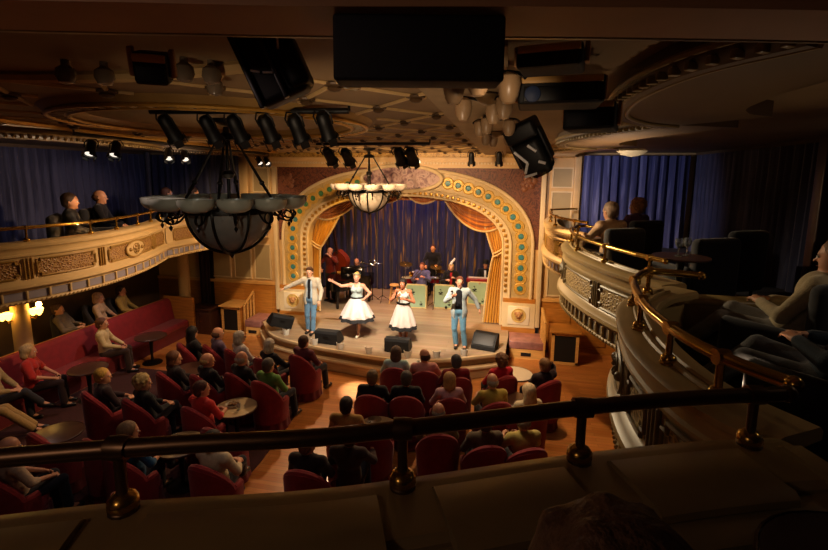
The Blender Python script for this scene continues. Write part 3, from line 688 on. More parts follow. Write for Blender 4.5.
def fascia(name, P, m_body, m_strip, m_panel, m_frame, panels, rib_step=.27, label_ex=None, oval=True):
    r = sroot(name)
    b = MB(); P.sweep(b, PROF); b.build('fascia', m_body, r)
    b = MB(); P.sweep(b, [(-.028, 2.81), (-.012, 2.81), (-.012, 2.925), (-.028, 2.925)]); b.build('frieze_strip', m_strip, r)
    n = int(P.len/rib_step)
    for i in range(1, n):
        s_ = P.len*i/n; x, y = P.at(s_, -.002); u, v = P.at(s_, .1); b = MB(); b.rbox((x, y, 2.868), (.03, .035, .13), .008, rz=math.atan2(v-y, u-x)+PI/2); b.build('frieze_rib', m_body, r)
    b = MB()
    for i in range(int(P.len/.06)):
        s_ = .03+i*.06; b.ball(P.at(s_, .012)+(2.775,), .018, 6, 4)
    b.build('bead_course', m_body, r)['kind'] = 'stuff'
    for s0, s1, med in panels:
        z0, z1 = 3.12, 3.37; q = MB()
        def fn(u, v, side): x, y = P.at(s0+(s1-s0)*u, -.012 if side == 0 else -.03); return (x, y, z0+(z1-z0)*v)
        q.slab(fn, max(6, int((s1-s0)/.06)), 4); po = q.build('relief_panel', m_panel, r)
        c = .05; out = []
        def L_(a, za, bq, zb, n): 
            for k in range(n): out.append(P.at(a+(bq-a)*k/n, -.008)+(za+(zb-za)*k/n,))
        k = max(4, int((s1-s0)/.07))
        L_(s0+c, z0, s1-c, z0, k); L_(s1-c, z0, s1-c, z0+c, 2); L_(s1-c, z0+c, s1, z0+c, 2); L_(s1, z0+c, s1, z1-c, 3); L_(s1, z1-c, s1-c, z1-c, 2); L_(s1-c, z1-c, s1-c, z1, 2)
        L_(s1-c, z1, s0+c, z1, k); L_(s0+c, z1, s0+c, z1-c, 2); L_(s0+c, z1-c, s0, z1-c, 2); L_(s0, z1-c, s0, z0+c, 3); L_(s0, z0+c, s0+c, z0+c, 2); L_(s0+c, z0+c, s0+c, z0, 2)
        q = MB(); q.tube(out, .016, 6, closed=True); q.build('panel_moulding', m_frame, po)
        if med:
            sm = (s0+s1)/2; a_, b_ = .3, .145; q = MB(); rings = []
            def em(u, v, side):
                th = 2*PI*u; rr = v; x, y = P.at(sm+a_*rr*math.cos(th), (.012+.012*(1-v)) if side == 0 else -.02); return (x, y, (z0+z1)/2+b_*rr*math.sin(th))
            q.slab(em, 32, 5); mo = q.build('oval_cartouche', m_body, po)
            q = MB(); q.tube([P.at(sm+a_*math.cos(t), .012)+((z0+z1)/2+b_*math.sin(t),) for t in [2*PI*i/40 for i in range(40)]], .016, 6, closed=True)
            q.tube([P.at(sm+.1*math.cos(t), .024)+((z0+z1)/2+.09*math.sin(t),) for t in [2*PI*i/24 for i in range(24)]], .01, 6, closed=True)
            for g in (-.19, .19): q.ball(P.at(sm+g, .02)+((z0+z1)/2,), .035, 8)
            for g in range(6): q.ball(P.at(sm+.05*math.cos(g*PI/3), .03)+((z0+z1)/2+.05*math.sin(g*PI/3),), .024, 6)
            q.build('cartouche_relief', m_frame, po)
    for (a, _, _), (c, _, _) in zip(panels[1:], panels[:-1]): pass
    for i in range(len(panels)-1):                                  # reeded pilaster strips between the panels
        a, c = panels[i][1], panels[i+1][0]; m_ = (a+c)/2
        for g in (-.045, 0, .045):
            x, y = P.at(m_+g, -.01); u, v = P.at(m_+g, .1); q = MB(); q.rbox((x, y, 3.245), (.022, .03, .3), .008, rz=math.atan2(v-y, u-x)+PI/2); q.build('pilaster_reed', m_frame, r)
    return r
m_fl = M('fascia_cream', '#cdb07a', .45, 0, .05, 5); m_flf = M('fascia_gilding', '#9a7838', .4, .15, .1, 10)
m_fr = M('fascia_shaded', '#a08658', .4, 0, .06, 5); m_frf = M('gilding_shaded', '#6a5734', .45, 0, .1, 10)  # darker copies of the left fascia paints, dimmer light put into the colour
m_stripR = M('strip_shaded', '#6d6350', .55, 0, .1, 8)  # frieze colour darkened likewise for the dimly lit right bays
fascia('trim_4', PL1, m_fl, m_lav, m_panelrelief, m_flf, [(.3, 1.15, 0), (1.35, 2.45, 0), (2.65, 3.5, 0), (3.78, 5.2, 1), (5.38, 5.95, 0)])
fascia('trim_5', PL2, m_fl, m_lav, m_panelrelief, m_flf, [(.2, 1.0, 0), (1.15, 1.95, 0), (2.1, 2.9, 0)], .16)
fascia('trim_6', PR1, m_fl, m_lav, m_panelrelief, m_flf, [(.25, .9, 0), (1.05, 1.9, 0), (2.05, 2.75, 0), (2.9, 3.6, 0)], .2)
fascia('trim_7', PR2, m_fr, m_stripR, m_relief2, m_frf, [(.3, 1.0, 0), (1.15, 2.2, 0), (2.38, 2.85, 1), (3.05, 3.6, 0)], .14)
fascia('trim_8', PR3, m_fr, m_stripR, m_reliefR, m_frf, [(.1, .6, 0), (.8, 1.15, 0), (1.3, 1.85, 1), (2.0, 2.6, 0)], .13)
# the parapet right in front of the camera, a broad ledge with raised pads between the rail posts
r = sroot('trim_9')
b = MB(); PN.sweep(b, PROF); b.build('fascia', m_ledge, r)
b = MB(); PN.sweep(b, [(-.40, 3.02), (-.40, 3.56), (-.37, 3.585), (-.24, 3.585), (-.14, 3.56), (-.14, 3.02)]); b.build('inner_ledge', m_ledge, r)
b = MB(); PN.sweep(b, [(-.40, BF), (-.36, BF), (-.36, 3.1), (-.40, 3.1)]); b.build('inner_face', m_ledge, r)
def nearest(P, x, y): 
    best = min(range(400), key=lambda i: (P.at(P.len*i/399)[0]-x)**2+(P.at(P.len*i/399)[1]-y)**2); return P.len*best/399
postsN = [2.1, 3.2, 4.147, 4.983, 5.625, 6.32]
for a, c in zip([.3]+postsN, postsN+[6.74]):
    if c-a < .2: continue
    b = MB(); PN.sweep(b, [(-.33, 3.6), (-.33, 3.625), (-.31, 3.64), (-.08, 3.64), (-.06, 3.625), (-.06, 3.6)], a+.09, c-.09, .04); b.build('ledge_pad', m_ledge, r)
for P, rr in ((PR3, None), (PR2, None)):                                   # twin beads along the ledges
    for off in (-.09, -.15):
        b = MB(); b.tube(P.line(off, 3.625, .35, P.len-.25), .016, 6); b.build('ledge_bead', m_fr, r)

# brass rails: rail tube, posts with ball feet
def rail(label, pts, posts, m=m_brass, rad=.024, zr=3.82, group=None, foot=3.62, ball=.034, m_post=None, m_foot=None):
    t = thing('brass_rail', label, 'handrail', group=group); c = [tuple(p)+(zr,) for p in crom(pts, 8)]
    b = MB(); b.tube(c, rad, 12)
    for e in (c[0], c[-1]): b.ball(e, rad*1.25, 10)
    b.build('rail', m, t)
    for x, y in posts:
        b = MB(); b.lathe([(rad*1.6, 0), (rad*1.6, .008), (rad*.75, .03), (rad*.62, .05), (rad*.62, zr-foot-.03), (rad*.8, zr-foot-.01), (rad*.8, zr-foot)], 12, (x, y, foot)); p = b.build('post', m_post or m, t)
        b = MB(); b.lathe([(rad*1.28, -.03), (rad*1.34, 0), (rad*1.28, .03)], 14, (x, y, zr), (1, .2, 0), caps=True); b.build('rail_collar', m, p)
        b = MB(); b.ball((x, y, foot+.025), (ball*1.25, ball*1.25, ball), 12); b.build('post_foot', m_foot or m, p)
    return t
def ptsoff(P, off, ss): return [P.at(s_, off) for s_ in ss]
ss = lambda P, n, a=.0, b=.0: [a+(P.len-a-b)*i/(n-1) for i in range(n)]
rail('long brass handrail along the front of the left balcony', ptsoff(PL1, -.1, ss(PL1, 12, 0, .02)), ptsoff(PL1, -.1, [.5, 1.6, 2.6, 3.55, 4.15, 4.85, 5.5, 6.1][1:]))
rail('brass handrail on the far left balcony bay, behind the large chandelier', ptsoff(PL2, -.1, ss(PL2, 8, .05, .1)), ptsoff(PL2, -.1, [.2, 1.1, 2.0, 3.0]))
rail('brass handrail of the far right balcony bay beside the proscenium', [(4.5, -.35)]+ptsoff(PR1, -.1, [4.0, 3.4, 2.8, 2.2, 1.6, 1.0, .5, .1])[:0]+[(4.3, -.4)]+ptsoff(PR1, -.1, [3.3, 2.6, 1.9, 1.2, .6, .15]), ptsoff(PR1, -.1, [3.2, 2.3, 1.4, .5]))
e = PR2.len
rail('brass handrail curving round the right bay where two people sit', [(4.36, -4.72), (4.15, -4.5)]+ptsoff(PR2, -.09, [e-.35, e-.7, e-1.1, e-1.6, e-2.1, e-2.7, e-3.3, .45, .1]), ptsoff(PR2, -.09, [e-.55, e-1.05, e-1.9, e-2.75, .3]))
e = PR3.len
rail('brass handrail sweeping up from the bottom right along the nearest right bay', [(4.36, -8.1), (4.15, -8.02)]+ptsoff(PR3, -.07, [e-.55, e-.85, e-1.15, e-1.5, e-1.9, e-2.3, .3, .02]), ptsoff(PR3, -.07, [e-.5, e-1.0, e-1.62, e-2.2, .32]), rad=.029)
rail('thick dark handrail running across the foreground on ball-footed posts', ptsoff(PN, -.03, ss(PN, 16, 0., .03)), ptsoff(PN, -.03, [.8]+postsN), m=m_brassd, rad=.027, foot=3.62, ball=.036, m_foot=m_brass)

# ------------------------------------------------------------------ balcony curtains
def wall_curtain(pts, z0, z1, label, m, amp=.06, wl=.21, seed=1):
    b = MB(); pleats(b, pts, z0, z1, amp, wl, seed=seed); return tag(b.build('wall_curtain', m), label, 'curtain')
zt = CZ-.08
wall_curtain([(XL+.15, -8.6), (XL+.15, -4.2), (XL+.15, -.45)], BF, zt, 'long navy curtain lining the wall behind the left balcony seats', m_navy, seed=2)
wall_curtain([(XL+.15, -.25), (-6.2, -.22), (-4.72, -.25)], BF, zt, 'navy curtain on the end wall left of the proscenium, behind the large chandelier', m_navy, seed=5)
wall_curtain([(4.62, -.25), (5.9, -.22), (XR-.2, -.25)], BF, zt, 'blue curtain on the end wall right of the proscenium, catching the light', m_navyLit, seed=8)
wall_curtain([(XR-.15, -.5), (XR-.15, -2.6), (XR-.15, -4.72)], BF, zt, 'dark blue side-wall curtain between the lit curtain and the brown post', m_navy, seed=11)
wall_curtain([(XR-.15, -5.2), (XR-.15, -8.), (XR-.15, -12.4)], BF, zt, 'dark blue side-wall curtain at the far right edge beyond the brown post', m_navy, seed=14)
b = MB(); b.rbox((XR-.2, -4.96, (BF+CZ)/2), (.16, .2, CZ-BF), .02); tag(b.build('trim_10', m_woodd), None, None, None, 'structure')
b = MB(); b.rbox((XL+.2, -.35, (BF+CZ)/2), (.1, .1, CZ-BF), .02); tag(b.build('trim_11', M('grey_trim', '#6a6670', .5)), None, None, None, 'structure')
# pilasters beside the end-wall curtains
for x, n in ((-4.6, 'trim_12'), (4.52, 'trim_13')):
    b = MB(); b.rbox((x, -.07, (BF+CZ)/2), (.16, .16, CZ-BF), .02); tag(b.build(n, m_cream), None, None, None, 'structure')
# low side parapet between the two right bays (back of the near bay)
b = MB(); b.rbox((5.35, -7.62, 3.2), (2.1, .14, .56), .03); b.rbox((5.35, -7.62, 3.5), (2.15, .22, .06), .02); tag(b.build('trim_14', m_ledge), None, None, None, 'structure')

# ------------------------------------------------------------------ ceiling: soffits, lattice, ring
def crown(name, P, off, m, z=5.07, w=.7, s0=0, s1=None, d=.085):
    r = sroot(name)
    b = MB(); P.sweep(b, [(off-w, z+.01), (off-.06, z+.01), (off-.05, z-.012), (off, z-.012), (off+.02, z+.01), (off+.045, z+.03), (off+.05, z+.05), (off+.03, CZ), (off-w, CZ)], s0, s1); b.build('soffit', m, r)
    s1_ = P.len if s1 is None else s1; n = int((s1_-s0)/.085)
    for i in range(min(n, 90)):
        s_ = s0+.04+i*.085; x, y = P.at(s_, off+.035); u, v = P.at(s_, off+.2); b = MB(); b.rbox((x, y, z+.005), (.03, .05, .036), .008, rz=math.atan2(v-y, u-x)+PI/2, n=2); b.build('dentil', m_ledge, r)
    b = MB(); b.tube(P.line(off+.055, z+.055, s0, s1), .016, 6); b.build('crown_bead', m_ledge, r)
    b = MB(); b.tube(P.line(off-.07, z, s0, s1), .016, 6); b.build('crown_inner_bead', m_ledge, r)
    return r
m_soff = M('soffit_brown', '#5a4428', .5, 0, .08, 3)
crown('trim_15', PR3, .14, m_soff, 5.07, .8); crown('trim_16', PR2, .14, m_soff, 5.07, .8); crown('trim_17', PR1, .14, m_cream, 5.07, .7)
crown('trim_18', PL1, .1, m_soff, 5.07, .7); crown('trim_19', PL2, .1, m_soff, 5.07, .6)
r = sroot('trim_20')
PBM = Path([(-2.4, -12.3), (-.6, -11.72), (.6, -11.34), (1.4, -11.1), (1.91, -10.98), (2.26, -10.9), (2.83, -10.8), (3.4, -10.68), (4.4, -10.45), (7.1, -9.9)], 1)
b = MB(); PBM.sweep(b, [(-.24, 4.99), (-.02, 4.99), (.0, 5.01), (.0, CZ), (-.24, CZ)]); b.build('beam', m_brown, r)
b = MB(); b.tube(PBM.line(-.0, 5.0), .012, 6); b.build('beam_bead', m_ledge, r)
b = MB(); b.lathe([(0, .0), (.16, 0), (.2, .03), (.14, .08), (.06, .1), (0, .11)], 18, (4.45, -5.3, 5.0), (0, 0, -1)); tag(b.build('ceiling_light', M('frosted_glass', '#8f8a7c', .3)), 'carved bowl lamp under the soffit, above the lit blue curtain', 'lamp')
b = MB(); b.bb(2.22, 2.74, -10.2, -.35, CZ-.07, CZ); struct('trim_21', b, M('beam_tan', '#8a7454', .6), smooth=False)
# diagonal lattice with knots
la = sroot('trim_22'); m_rib = M('lattice_rib', '#b89a68', .45, .15, .1, 8); m_knot = M('lattice_knot', '#4a3620', .5, .2, .2, 10)
dx, dy = .43, .52; X0, X1, Y0, Y1 = -3.3, 2.2, -9.7, -.4; ribs = MB()
for k in range(-40, 60):
    for sg in (1, -1):                                                 # lines x = x0 + sg*dx/dy*(y-Y0)
        x0 = 2.08+k*2*dx; pts = []
        for i in range(101):
            y = Y0+(Y1-Y0)*i/100; x = x0+sg*dx/dy*(y+8.75)
            if X0 <= x <= X1 and math.hypot(x+.27, y+7.55) > 1.62: pts.append((x, y))
        seg = []
        for q in pts:
            if seg and math.hypot(q[0]-seg[-1][0], q[1]-seg[-1][1]) > .3:
                if len(seg) > 1: ribs.cyl(seg[0]+(CZ-.005,), seg[-1]+(CZ-.005,), .018, n=6)
                seg = []
            seg.append(q)
        if len(seg) > 1: ribs.cyl(seg[0]+(CZ-.005,), seg[-1]+(CZ-.005,), .018, n=6)
ribs.build('lattice_ribs', m_rib, la)
cnt = 0
for i in range(-2, 14):
    for j in range(-3, 18):
        x, y = 2.08-dx*i, -8.75+dy*j
        if (i+j) % 2 or not (X0 < x < X1 and Y0 < y < Y1) or math.hypot(x+.27, y+7.55) < 1.65: continue
        cnt += 1
        if cnt > 98: break
        b = MB(); b.lathe([(0, .05), (.03, .045), (.05, .03), (.045, .018), (.07, .012), (.075, 0), (0, 0)], 8, (x, y, CZ-.01), (0, 0, -1)); b.build('lattice_knot', m_knot, la)
# ring medallion over the large chandelier
rg = sroot('trim_23'); cx, cy = -.27, -7.55
b = MB(); b.lathe([(1.30, 0), (1.34, -.05), (1.40, -.07), (1.52, -.07), (1.56, -.05), (1.60, 0)], 64, (cx, cy, CZ), caps=False); b.build('ring', M('ring_tan', '#8a6c3c', .45, .1), rg)
for rr, z in ((1.37, -.075), (1.54, -.075)):
    b = MB(); b.tube([(cx+rr*math.cos(t), cy+rr*math.sin(t), CZ+z) for t in [2*PI*i/72 for i in range(72)]], .018, 6, closed=True); b.build('ring_bead', m_gold, rg)
for i in range(60):
    t = 2*PI*i/60; b = MB(); b.rbox((cx+1.455*math.cos(t), cy+1.455*math.sin(t), CZ-.075), (.09, .045, .02), .006, rz=t, n=2); b.build('ring_relief', m_ledge, rg)
# gilt mouldings on the left of the ceiling
tr = sroot('trim_24')
for i, (pts) in enumerate(([(-2.7, -9.6), (-2.75, -8.), (-3.0, -6.2), (-3.2, -4.), (-3.3, -.6)], [(-2.2, -9.8), (-2.2, -9.2), (-1.95, -8.85)], [(-1.5, -10.3), (-.6, -9.95), (.5, -9.75), (1.6, -9.9)])):
    b = MB(); b.tube([tuple(p)+(CZ-.02,) for p in crom(pts, 10)], .04, 8); b.build('moulding', m_gold if i == 0 else m_rib, tr)
# ------------------------------------------------------------------ chandeliers
m_glass3 = M('grey_alabaster', '#8f8f80', .3, 0, .12, 8); m_glass = M('shaded_alabaster', '#74716a', .3, 0, .12, 8); m_glass2 = M('lit_alabaster', '#b5aea0', .3, 0, .12, 8); m_iron = M('dark_bronze', '#15130f', .4, .6, .1, 10)  # small chandelier's paler copy has stage light put into the glass colour
def chandelier(label, x, y, z, bowl, shade, nsh=12, a0=.13, top=5.06):
    """central glass bowl in a bronze cage, a ring of half-bowl shades on scroll arms, rods up to a hub"""
    t = thing('chandelier', label, 'chandelier', (x, y, z))
    b = MB(); b.lathe([(.46, .02), (.455, -.08), (.42, -.2), (.34, -.32), (.22, -.42), (.09, -.475), (.0, -.485)], 36, caps=False)
    b.lathe([(.44, .02), (.435, -.08), (.4, -.19), (.32, -.3), (.2, -.395), (.08, -.45), (.0, -.46)], 36, caps=False); b.build('bowl', bowl, t)
    b = MB(); b.lathe([(.455, .03), (.485, .03), (.49, .0), (.485, -.035), (.455, -.035), (.45, 0), (.455, .03)], 40, caps=False); b.build('bowl_rim', m_iron, t)
    for k in range(8):
        a = 2*PI*k/8+.2; p = [(r_*math.cos(a), r_*math.sin(a), zz) for r_, zz in ((.475, 0), (.47, -.08), (.435, -.2), (.352, -.33), (.225, -.435), (.09, -.488), (0.02, -.498))]
        b = MB(); b.tube(crom(p, 4), .016, 6); b.build('cage_strap', m_iron, t)
    b = MB(); b.lathe([(.0, -.57), (.012, -.55), (.03, -.525), (.02, -.505), (.05, -.49), (.06, -.47), (0, -.47)], 12); b.build('finial', m_iron, t)
    for k in range(nsh):
        a = 2*PI*k/nsh+a0; c, s_ = math.cos(a), math.sin(a); R_ = .70
        b = MB(); pr_ = [(.175, .13), (.17, .08), (.14, .035), (.09, .01), (.03, 0), (0, 0)]; b.lathe(pr_, 20, (R_*c, R_*s_, .01), caps=False); b.lathe([(q-.012, w+.008) for q, w in pr_[:-1]]+[(0, .01)], 20, (R_*c, R_*s_, .01), caps=False)
        sh_ = b.build('lamp_shade', shade, t)
        b = MB(); b.tube(crom([(.5*c, .5*s_, 0), (.58*c, .58*s_, -.09), (.68*c, .68*s_, -.115), (.735*c, .735*s_, -.07), (.71*c, .71*s_, -.02), (.70*c, .70*s_, .015)], 5), .011, 6)
        b.tube([((.66+.055*math.cos(u))*c, (.66+.055*math.cos(u))*s_, -.06+.055*math.sin(u)) for u in [2*PI*i/14 for i in range(14)]], .009, 5, closed=True)
        b.lathe([(0, -.19), (.012, -.17), (.02, -.15), (.008, -.13), (0, -.12)], 8, (.68*c, .68*s_, 0)); b.build('scroll_arm', m_iron, t)
    for k in range(4):
        a = PI/2*k+.35; c, s_ = math.cos(a), math.sin(a); b = MB(); b.tube([(.52*c, .52*s_, .02), (.36*c, .36*s_, .3), (.09*c, .09*s_, top-z-.06)], [.013, .018, .012], 8)
        b.ball((.36*c, .36*s_, .3), .03, 8); b.build('suspension_rod', m_iron, t)
    b = MB(); b.cyl((0, 0, -.05), (0, 0, top-z), .018); b.lathe([(0, 0), (.1, 0), (.13, .03), (.1, .06), (.04, .08), (.03, .14), (0, .14)], 16, (0, 0, top-z-.08)); b.lathe([(0, 0), (.05, .01), (.07, .05), (.05, .09), (0, .1)], 12, (0, 0, .34)); b.build('stem', m_iron, t)
    b = MB(); b.lathe([(0, 0), (.16, 0), (.14, -.04), (.05, -.07), (0, -.07)], 20, (0, 0, CZ-z)); b.build('ceiling_rose', m_iron, t)
    return t
chandelier('large dark bowl chandelier hanging near, in front of the left balcony', -.30, -7.5, 4.21, m_glass, m_glass3)
chandelier('small pale bowl chandelier hanging before the oval painting of the arch', -.26, -2.2, 4.25, m_glass2, m_glass2, a0=.4)

# ------------------------------------------------------------------ ceiling fixtures
def spot(label, loc, aim, m_lens, s_=1., group='stage spotlights on the ceiling', lit=False):
    """black can with yoke; local -Z is the beam"""
    t = thing('stage_spotlight', label, 'spotlight', loc, 0, group)
    d = (Vector(aim)-Vector(loc)).normalized(); t.rotation_mode = 'QUATERNION'; t.rotation_quaternion = d.to_track_quat('-Z', 'Y')
    b = MB(); b.lathe([(0, .16), (.05, .155), (.075, .12), (.08, .02), (.085, -.12), (.098, -.15), (.098, -.16), (.085, -.16), (.08, -.1), (0, -.1)], 18); b.v = [tuple(c*s_ for c in v) for v in b.v]; b.build('can', m_black, t)
    b = MB(); b.lathe([(0, -.125), (.078, -.125), (.078, -.115), (0, -.115)], 18); b.v = [tuple(c*s_ for c in v) for v in b.v]; b.build('lens', m_lens, t)
    b = MB(); b.tube([(-.1*s_, 0, .02*s_), (-.11*s_, 0, .12*s_), (-.06*s_, 0, .2*s_), (.06*s_, 0, .2*s_), (.11*s_, 0, .12*s_), (.1*s_, 0, .02*s_)], .01*s_, 6); b.build('yoke', m_black, t)
    for k in range(4):
        b = MB(); a = PI/2*k+PI/4; cc = (.1*s_*math.cos(a), .1*s_*math.sin(a), -.18*s_); b.box(cc, (.1*s_, .008*s_, .09*s_), a+PI/2); b.build('barn_door', m_black, t)
    return t
m_silver = M('bright_silver_glint', '#f0f0ee', .35, .2, .02)
m_lens = M('dark_lens', '#15181c', .1); m_canglow = M('can_side_glow', '#f2e8dc', .4, emit='#fff0dc', estr=1.2)  # lamp-face glow stands in for light falling on the can sides
cans = [(-.12, -8.6, 5.0), (.2, -8.5, 5.0), (.46, -8.5, 5.0), (.74, -8.48, 5.0), (1.0, -8.46, 5.0), (1.25, -8.45, 5.02)]
ords = ['leftmost', 'second from the left', 'third from the left', 'third from the right', 'second from the right', 'rightmost']
for p, o_ in zip(cans, ords): spot('%s black spotlight in the row above the large chandelier' % o_, p, (p[0]+.3, -5.5, 1.), m_lens, .74)
for x, y, o_ in ((-.25, -4.6, 'far left'), (.0, -4.4, 'inner left'), (1.0, -4.6, 'inner right'), (1.2, -4.6, 'far right')): spot('%s of the four black spotlights before the oval painting' % o_, (x, y, 4.93), (x+.2, -1.0, 2.2), m_lens, 1.05)
for (x, y), o_ in zip(((-2.72, -6.9), (-2.62, -6.6), (-3.0, -5.1), (-3.15, -4.5), (-3.3, -1.6), (-3.2, -1.4)), ('nearest', 'second nearest', 'third nearest', 'third farthest', 'second farthest', 'farthest')):
    spot('%s of the small white-lit spotlights along the left ceiling edge' % o_, (x, y, 4.93), (-2.2, y-.9, 3.6), m_canglow, .75, 'white lit spotlights by the left curtain')
for x, y, o_ in ((2.0, -1.9, 'left'), (2.6, -2.0, 'right')): spot('%s of two dark spotlights above the right end of the cornice' % o_, (x, y, 5.0), (x, -.5, 2.), m_lens, .8, 'spotlights above the right cornice')
# light bars carrying the cans
def bar(label, a, c, z):
    t = thing('lighting_bar', label, 'lighting bar'); b = MB(); b.cyl(a+(z,), c+(z,), .025, n=10); b.build('bar', m_black, t)
    for q in (a, c): b = MB(); b.cyl(q+(z,), q+(CZ,), .012, n=8); b.build('drop_rod', m_black, t)
bar('black lighting bar over the large chandelier carrying six spotlights', (-.3, -8.6), (1.45, -8.42), 5.14)
bar('black lighting bar in front of the oval painting carrying four spotlights', (-.5, -4.55), (1.5, -4.55), 5.13)
bar('black lighting bar along the left edge of the ceiling with white-lit spotlights', (-2.75, -7.1), (-3.3, -1.3), 5.1)
# big square fixture hung top centre-left, its yoke arms catching white light
def hung_box(name, label, cat, c, size, rot, parts): 
    t = thing(name, label, cat, c); t.rotation_euler = rot
    return t
t = thing('scoop_light', 'large black hanging floodlight with bright edges near the top left of centre', 'floodlight', (1.82, -10.41, 5.06)); t.rotation_euler = (0, -.42, .2)
b = MB(); b.rbox((0, 0, 0), (.21, .12, .33), .03); b.build('housing', m_black, t)
for q in (-.09, .01):
    b = MB(); b.rbox((q, -.07, -.0), (.02, .03, .34), .005); b.build('frame_bar', M('worn_black_metal', '#3a3a3a', .3, .6), t)
b = MB(); b.rbox((.075, .0, -.03), (.09, .15, .24), .03); b.build('side_housing', m_black, t)
b = MB(); b.rbox((0, .0, .17), (.06, .06, .1), .01); b.build('yoke', m_black, t)
for p_, q_ in (((-.07, -.09, -.03), (-.04, -.09, -.05)), ((-.03, -.09, -.055), (.005, -.09, -.07)), ((.09, -.085, .08), (.06, -.085, -.0))):
    b = MB(); b.cyl(p_, q_, .0045, n=6); b.build('chrome_and_glint', m_silver, t)  # chrome yoke pieces, and on the right a highlight drawn as a rod
b = MB(); b.lathe([(0, 0), (.045, .01), (.055, .04), (.04, .07), (0, .08)], 14, (1.98, -9.9, 5.03)); tag(b.build('ceiling_light', M('clear_lamp_glass', '#8a7a50', .1)), 'small round glass ceiling lamp left of the hanging black screen', 'lamp')
# flat screen housing in front of the beam
t = thing('hanging_screen', 'wide black hanging screen housing at the top centre of the ceiling', 'screen', (2.53, -11.0, 4.915)); t.rotation_euler = (0, 0, .2)
b = MB(); b.rbox((0, 0, 0), (.405, .1, .15), .008); b.build('housing', m_blackm, t)
b = MB(); b.rbox((0, .07, .0), (.35, .05, .11), .008); b.build('back_cover', m_blackm, t)
for q in (-.15, .15):
    b = MB(); b.cyl((q, 0, .07), (q, 0, .285), .012); b.build('bracket', m_black, t)
# tulip shade fixtures on the right ceiling beam
m_tul = M('amber_tulip_glass', '#a08260', .35, 0, .1, 10)
def tulip(label, x, y, ang):
    t = thing('ceiling_lamp', label, 'lamp', (x, y, CZ-.07), ang, 'three-shade lamps on the ceiling beam')
    b = MB(); b.lathe([(0, 0), (.07, 0), (.09, -.015), (.07, -.045), (.03, -.07), (0, -.07)], 18); b.build('base', M('bronze_base', '#6d5638', .35, .5), t)
    for k in range(3):
        a = 2*PI*k/3; c, s_ = math.cos(a), math.sin(a)
        b = MB(); b.tube(crom([(.03*c, .03*s_, -.05), (.12*c, .12*s_, -.03), (.2*c, .2*s_, -.03), (.24*c, .24*s_, -.05)], 4), .009, 6); b.build('arm', m_iron, t)
        b = MB(); b.lathe([(.022, -.03), (.05, -.05), (.055, -.09), (.045, -.14), (.028, -.17), (.0, -.175)], 14, (.15*c, .15*s_, 0)); b.build('lamp_shade', m_tul, t)
for (y, o_) in ((-9.95, 'nearest'), (-9.15, 'second nearest'), (-8.1, 'third'), (-6.6, 'farthest')): tulip('%s of the amber three-shade lamps along the right ceiling beam' % o_, 2.62, y, y)
# moving heads and black boxes hung on the right
t = thing('moving_light', 'black moving-head light with white reflections, right of the tulip lamps', 'stage light', (3.0, -7.8, 4.80)); t.rotation_euler = (.4, -.35, -.5)
b = MB(); b.rbox((0, 0, 0), (.26, .2, .34), .05); b.build('head', m_black, t)
b = MB(); b.lathe([(0, -.18), (.1, -.18), (.12, -.15), (.1, -.12), (0, -.12)], 18); b.build('lens', m_lens, t)
for q in (-1, 1):
    b = MB(); b.rbox((q*.15, 0, .08), (.035, .09, .3), .015); b.build('yoke_arm', m_black, t)
b = MB(); b.rbox((0, 0, .25), (.3, .2, .16), .03); b.build('base', m_black, t)
for a, c in (((-.11, -.105, .12), (-.04, -.105, -.02)), ((-.04, -.105, -.02), (-.1, -.105, -.1)), ((.03, -.105, .13), (.08, -.105, .05)), ((-.12, -.105, -.13), (.0, -.105, -.14)), ((.06, -.105, -.04), (.11, -.105, -.08))): b = MB(); b.cyl(a, c, .013, n=6); b.build('white_reflection', m_silver, t)  # bright strokes modelled as the white reflections on the head
def black_box(name, label, c, size, rz, cat, edge=True, lens=None, tilt=0.):
    t = thing(name, label, cat, c); t.rotation_euler = (tilt, 0, rz)
    b = MB(); b.rbox((0, 0, 0), size, .015); b.build('cabinet', m_blackm, t)
    if edge: b = MB(); b.rbox((0, -size[1]/2-.004, size[2]/2-.02), (size[0]*.94, .012, .03), .004); b.build('top_edge', m_woodl, t)
    b = MB(); b.rbox((0, -size[1]/2-.003, -.02), (size[0]*.86, .01, size[2]*.55), .004); b.build('grille', m_black, t)
    for q in (-1, 1): b = MB(); b.rbox((q*(size[0]/2+.012), 0, .02), (.02, .05, size[2]*.9), .006); b.build('bracket', m_brown, t)
    if lens: b = MB(); b.lathe([(0, 0), (.04, 0), (.037, .008), (.02, .013), (0, .014)], 20, (lens, -size[1]/2-.006, -.02), (0, -1, 0)); b.build('lens', M('blue_lens', '#1c2e52', .6), t)
    return t
black_box('ceiling_projector', 'black projector box with a pale top edge under the beam, upper right', (2.92, -10.08, 5.1), (.26, .2, .09), -.2, 'projector')
black_box('ceiling_speaker', 'flat black speaker with a blue lens right of the tulip lamps', (3.0, -9.68, 5.03), (.40, .26, .13), -.05, 'speaker', True, -.13)
black_box('hanging_speaker', 'black boxy speaker hanging left of the dentilled soffit', (3.22, -9.33, 4.95), (.27, .26, .15), -.3, 'speaker', True)
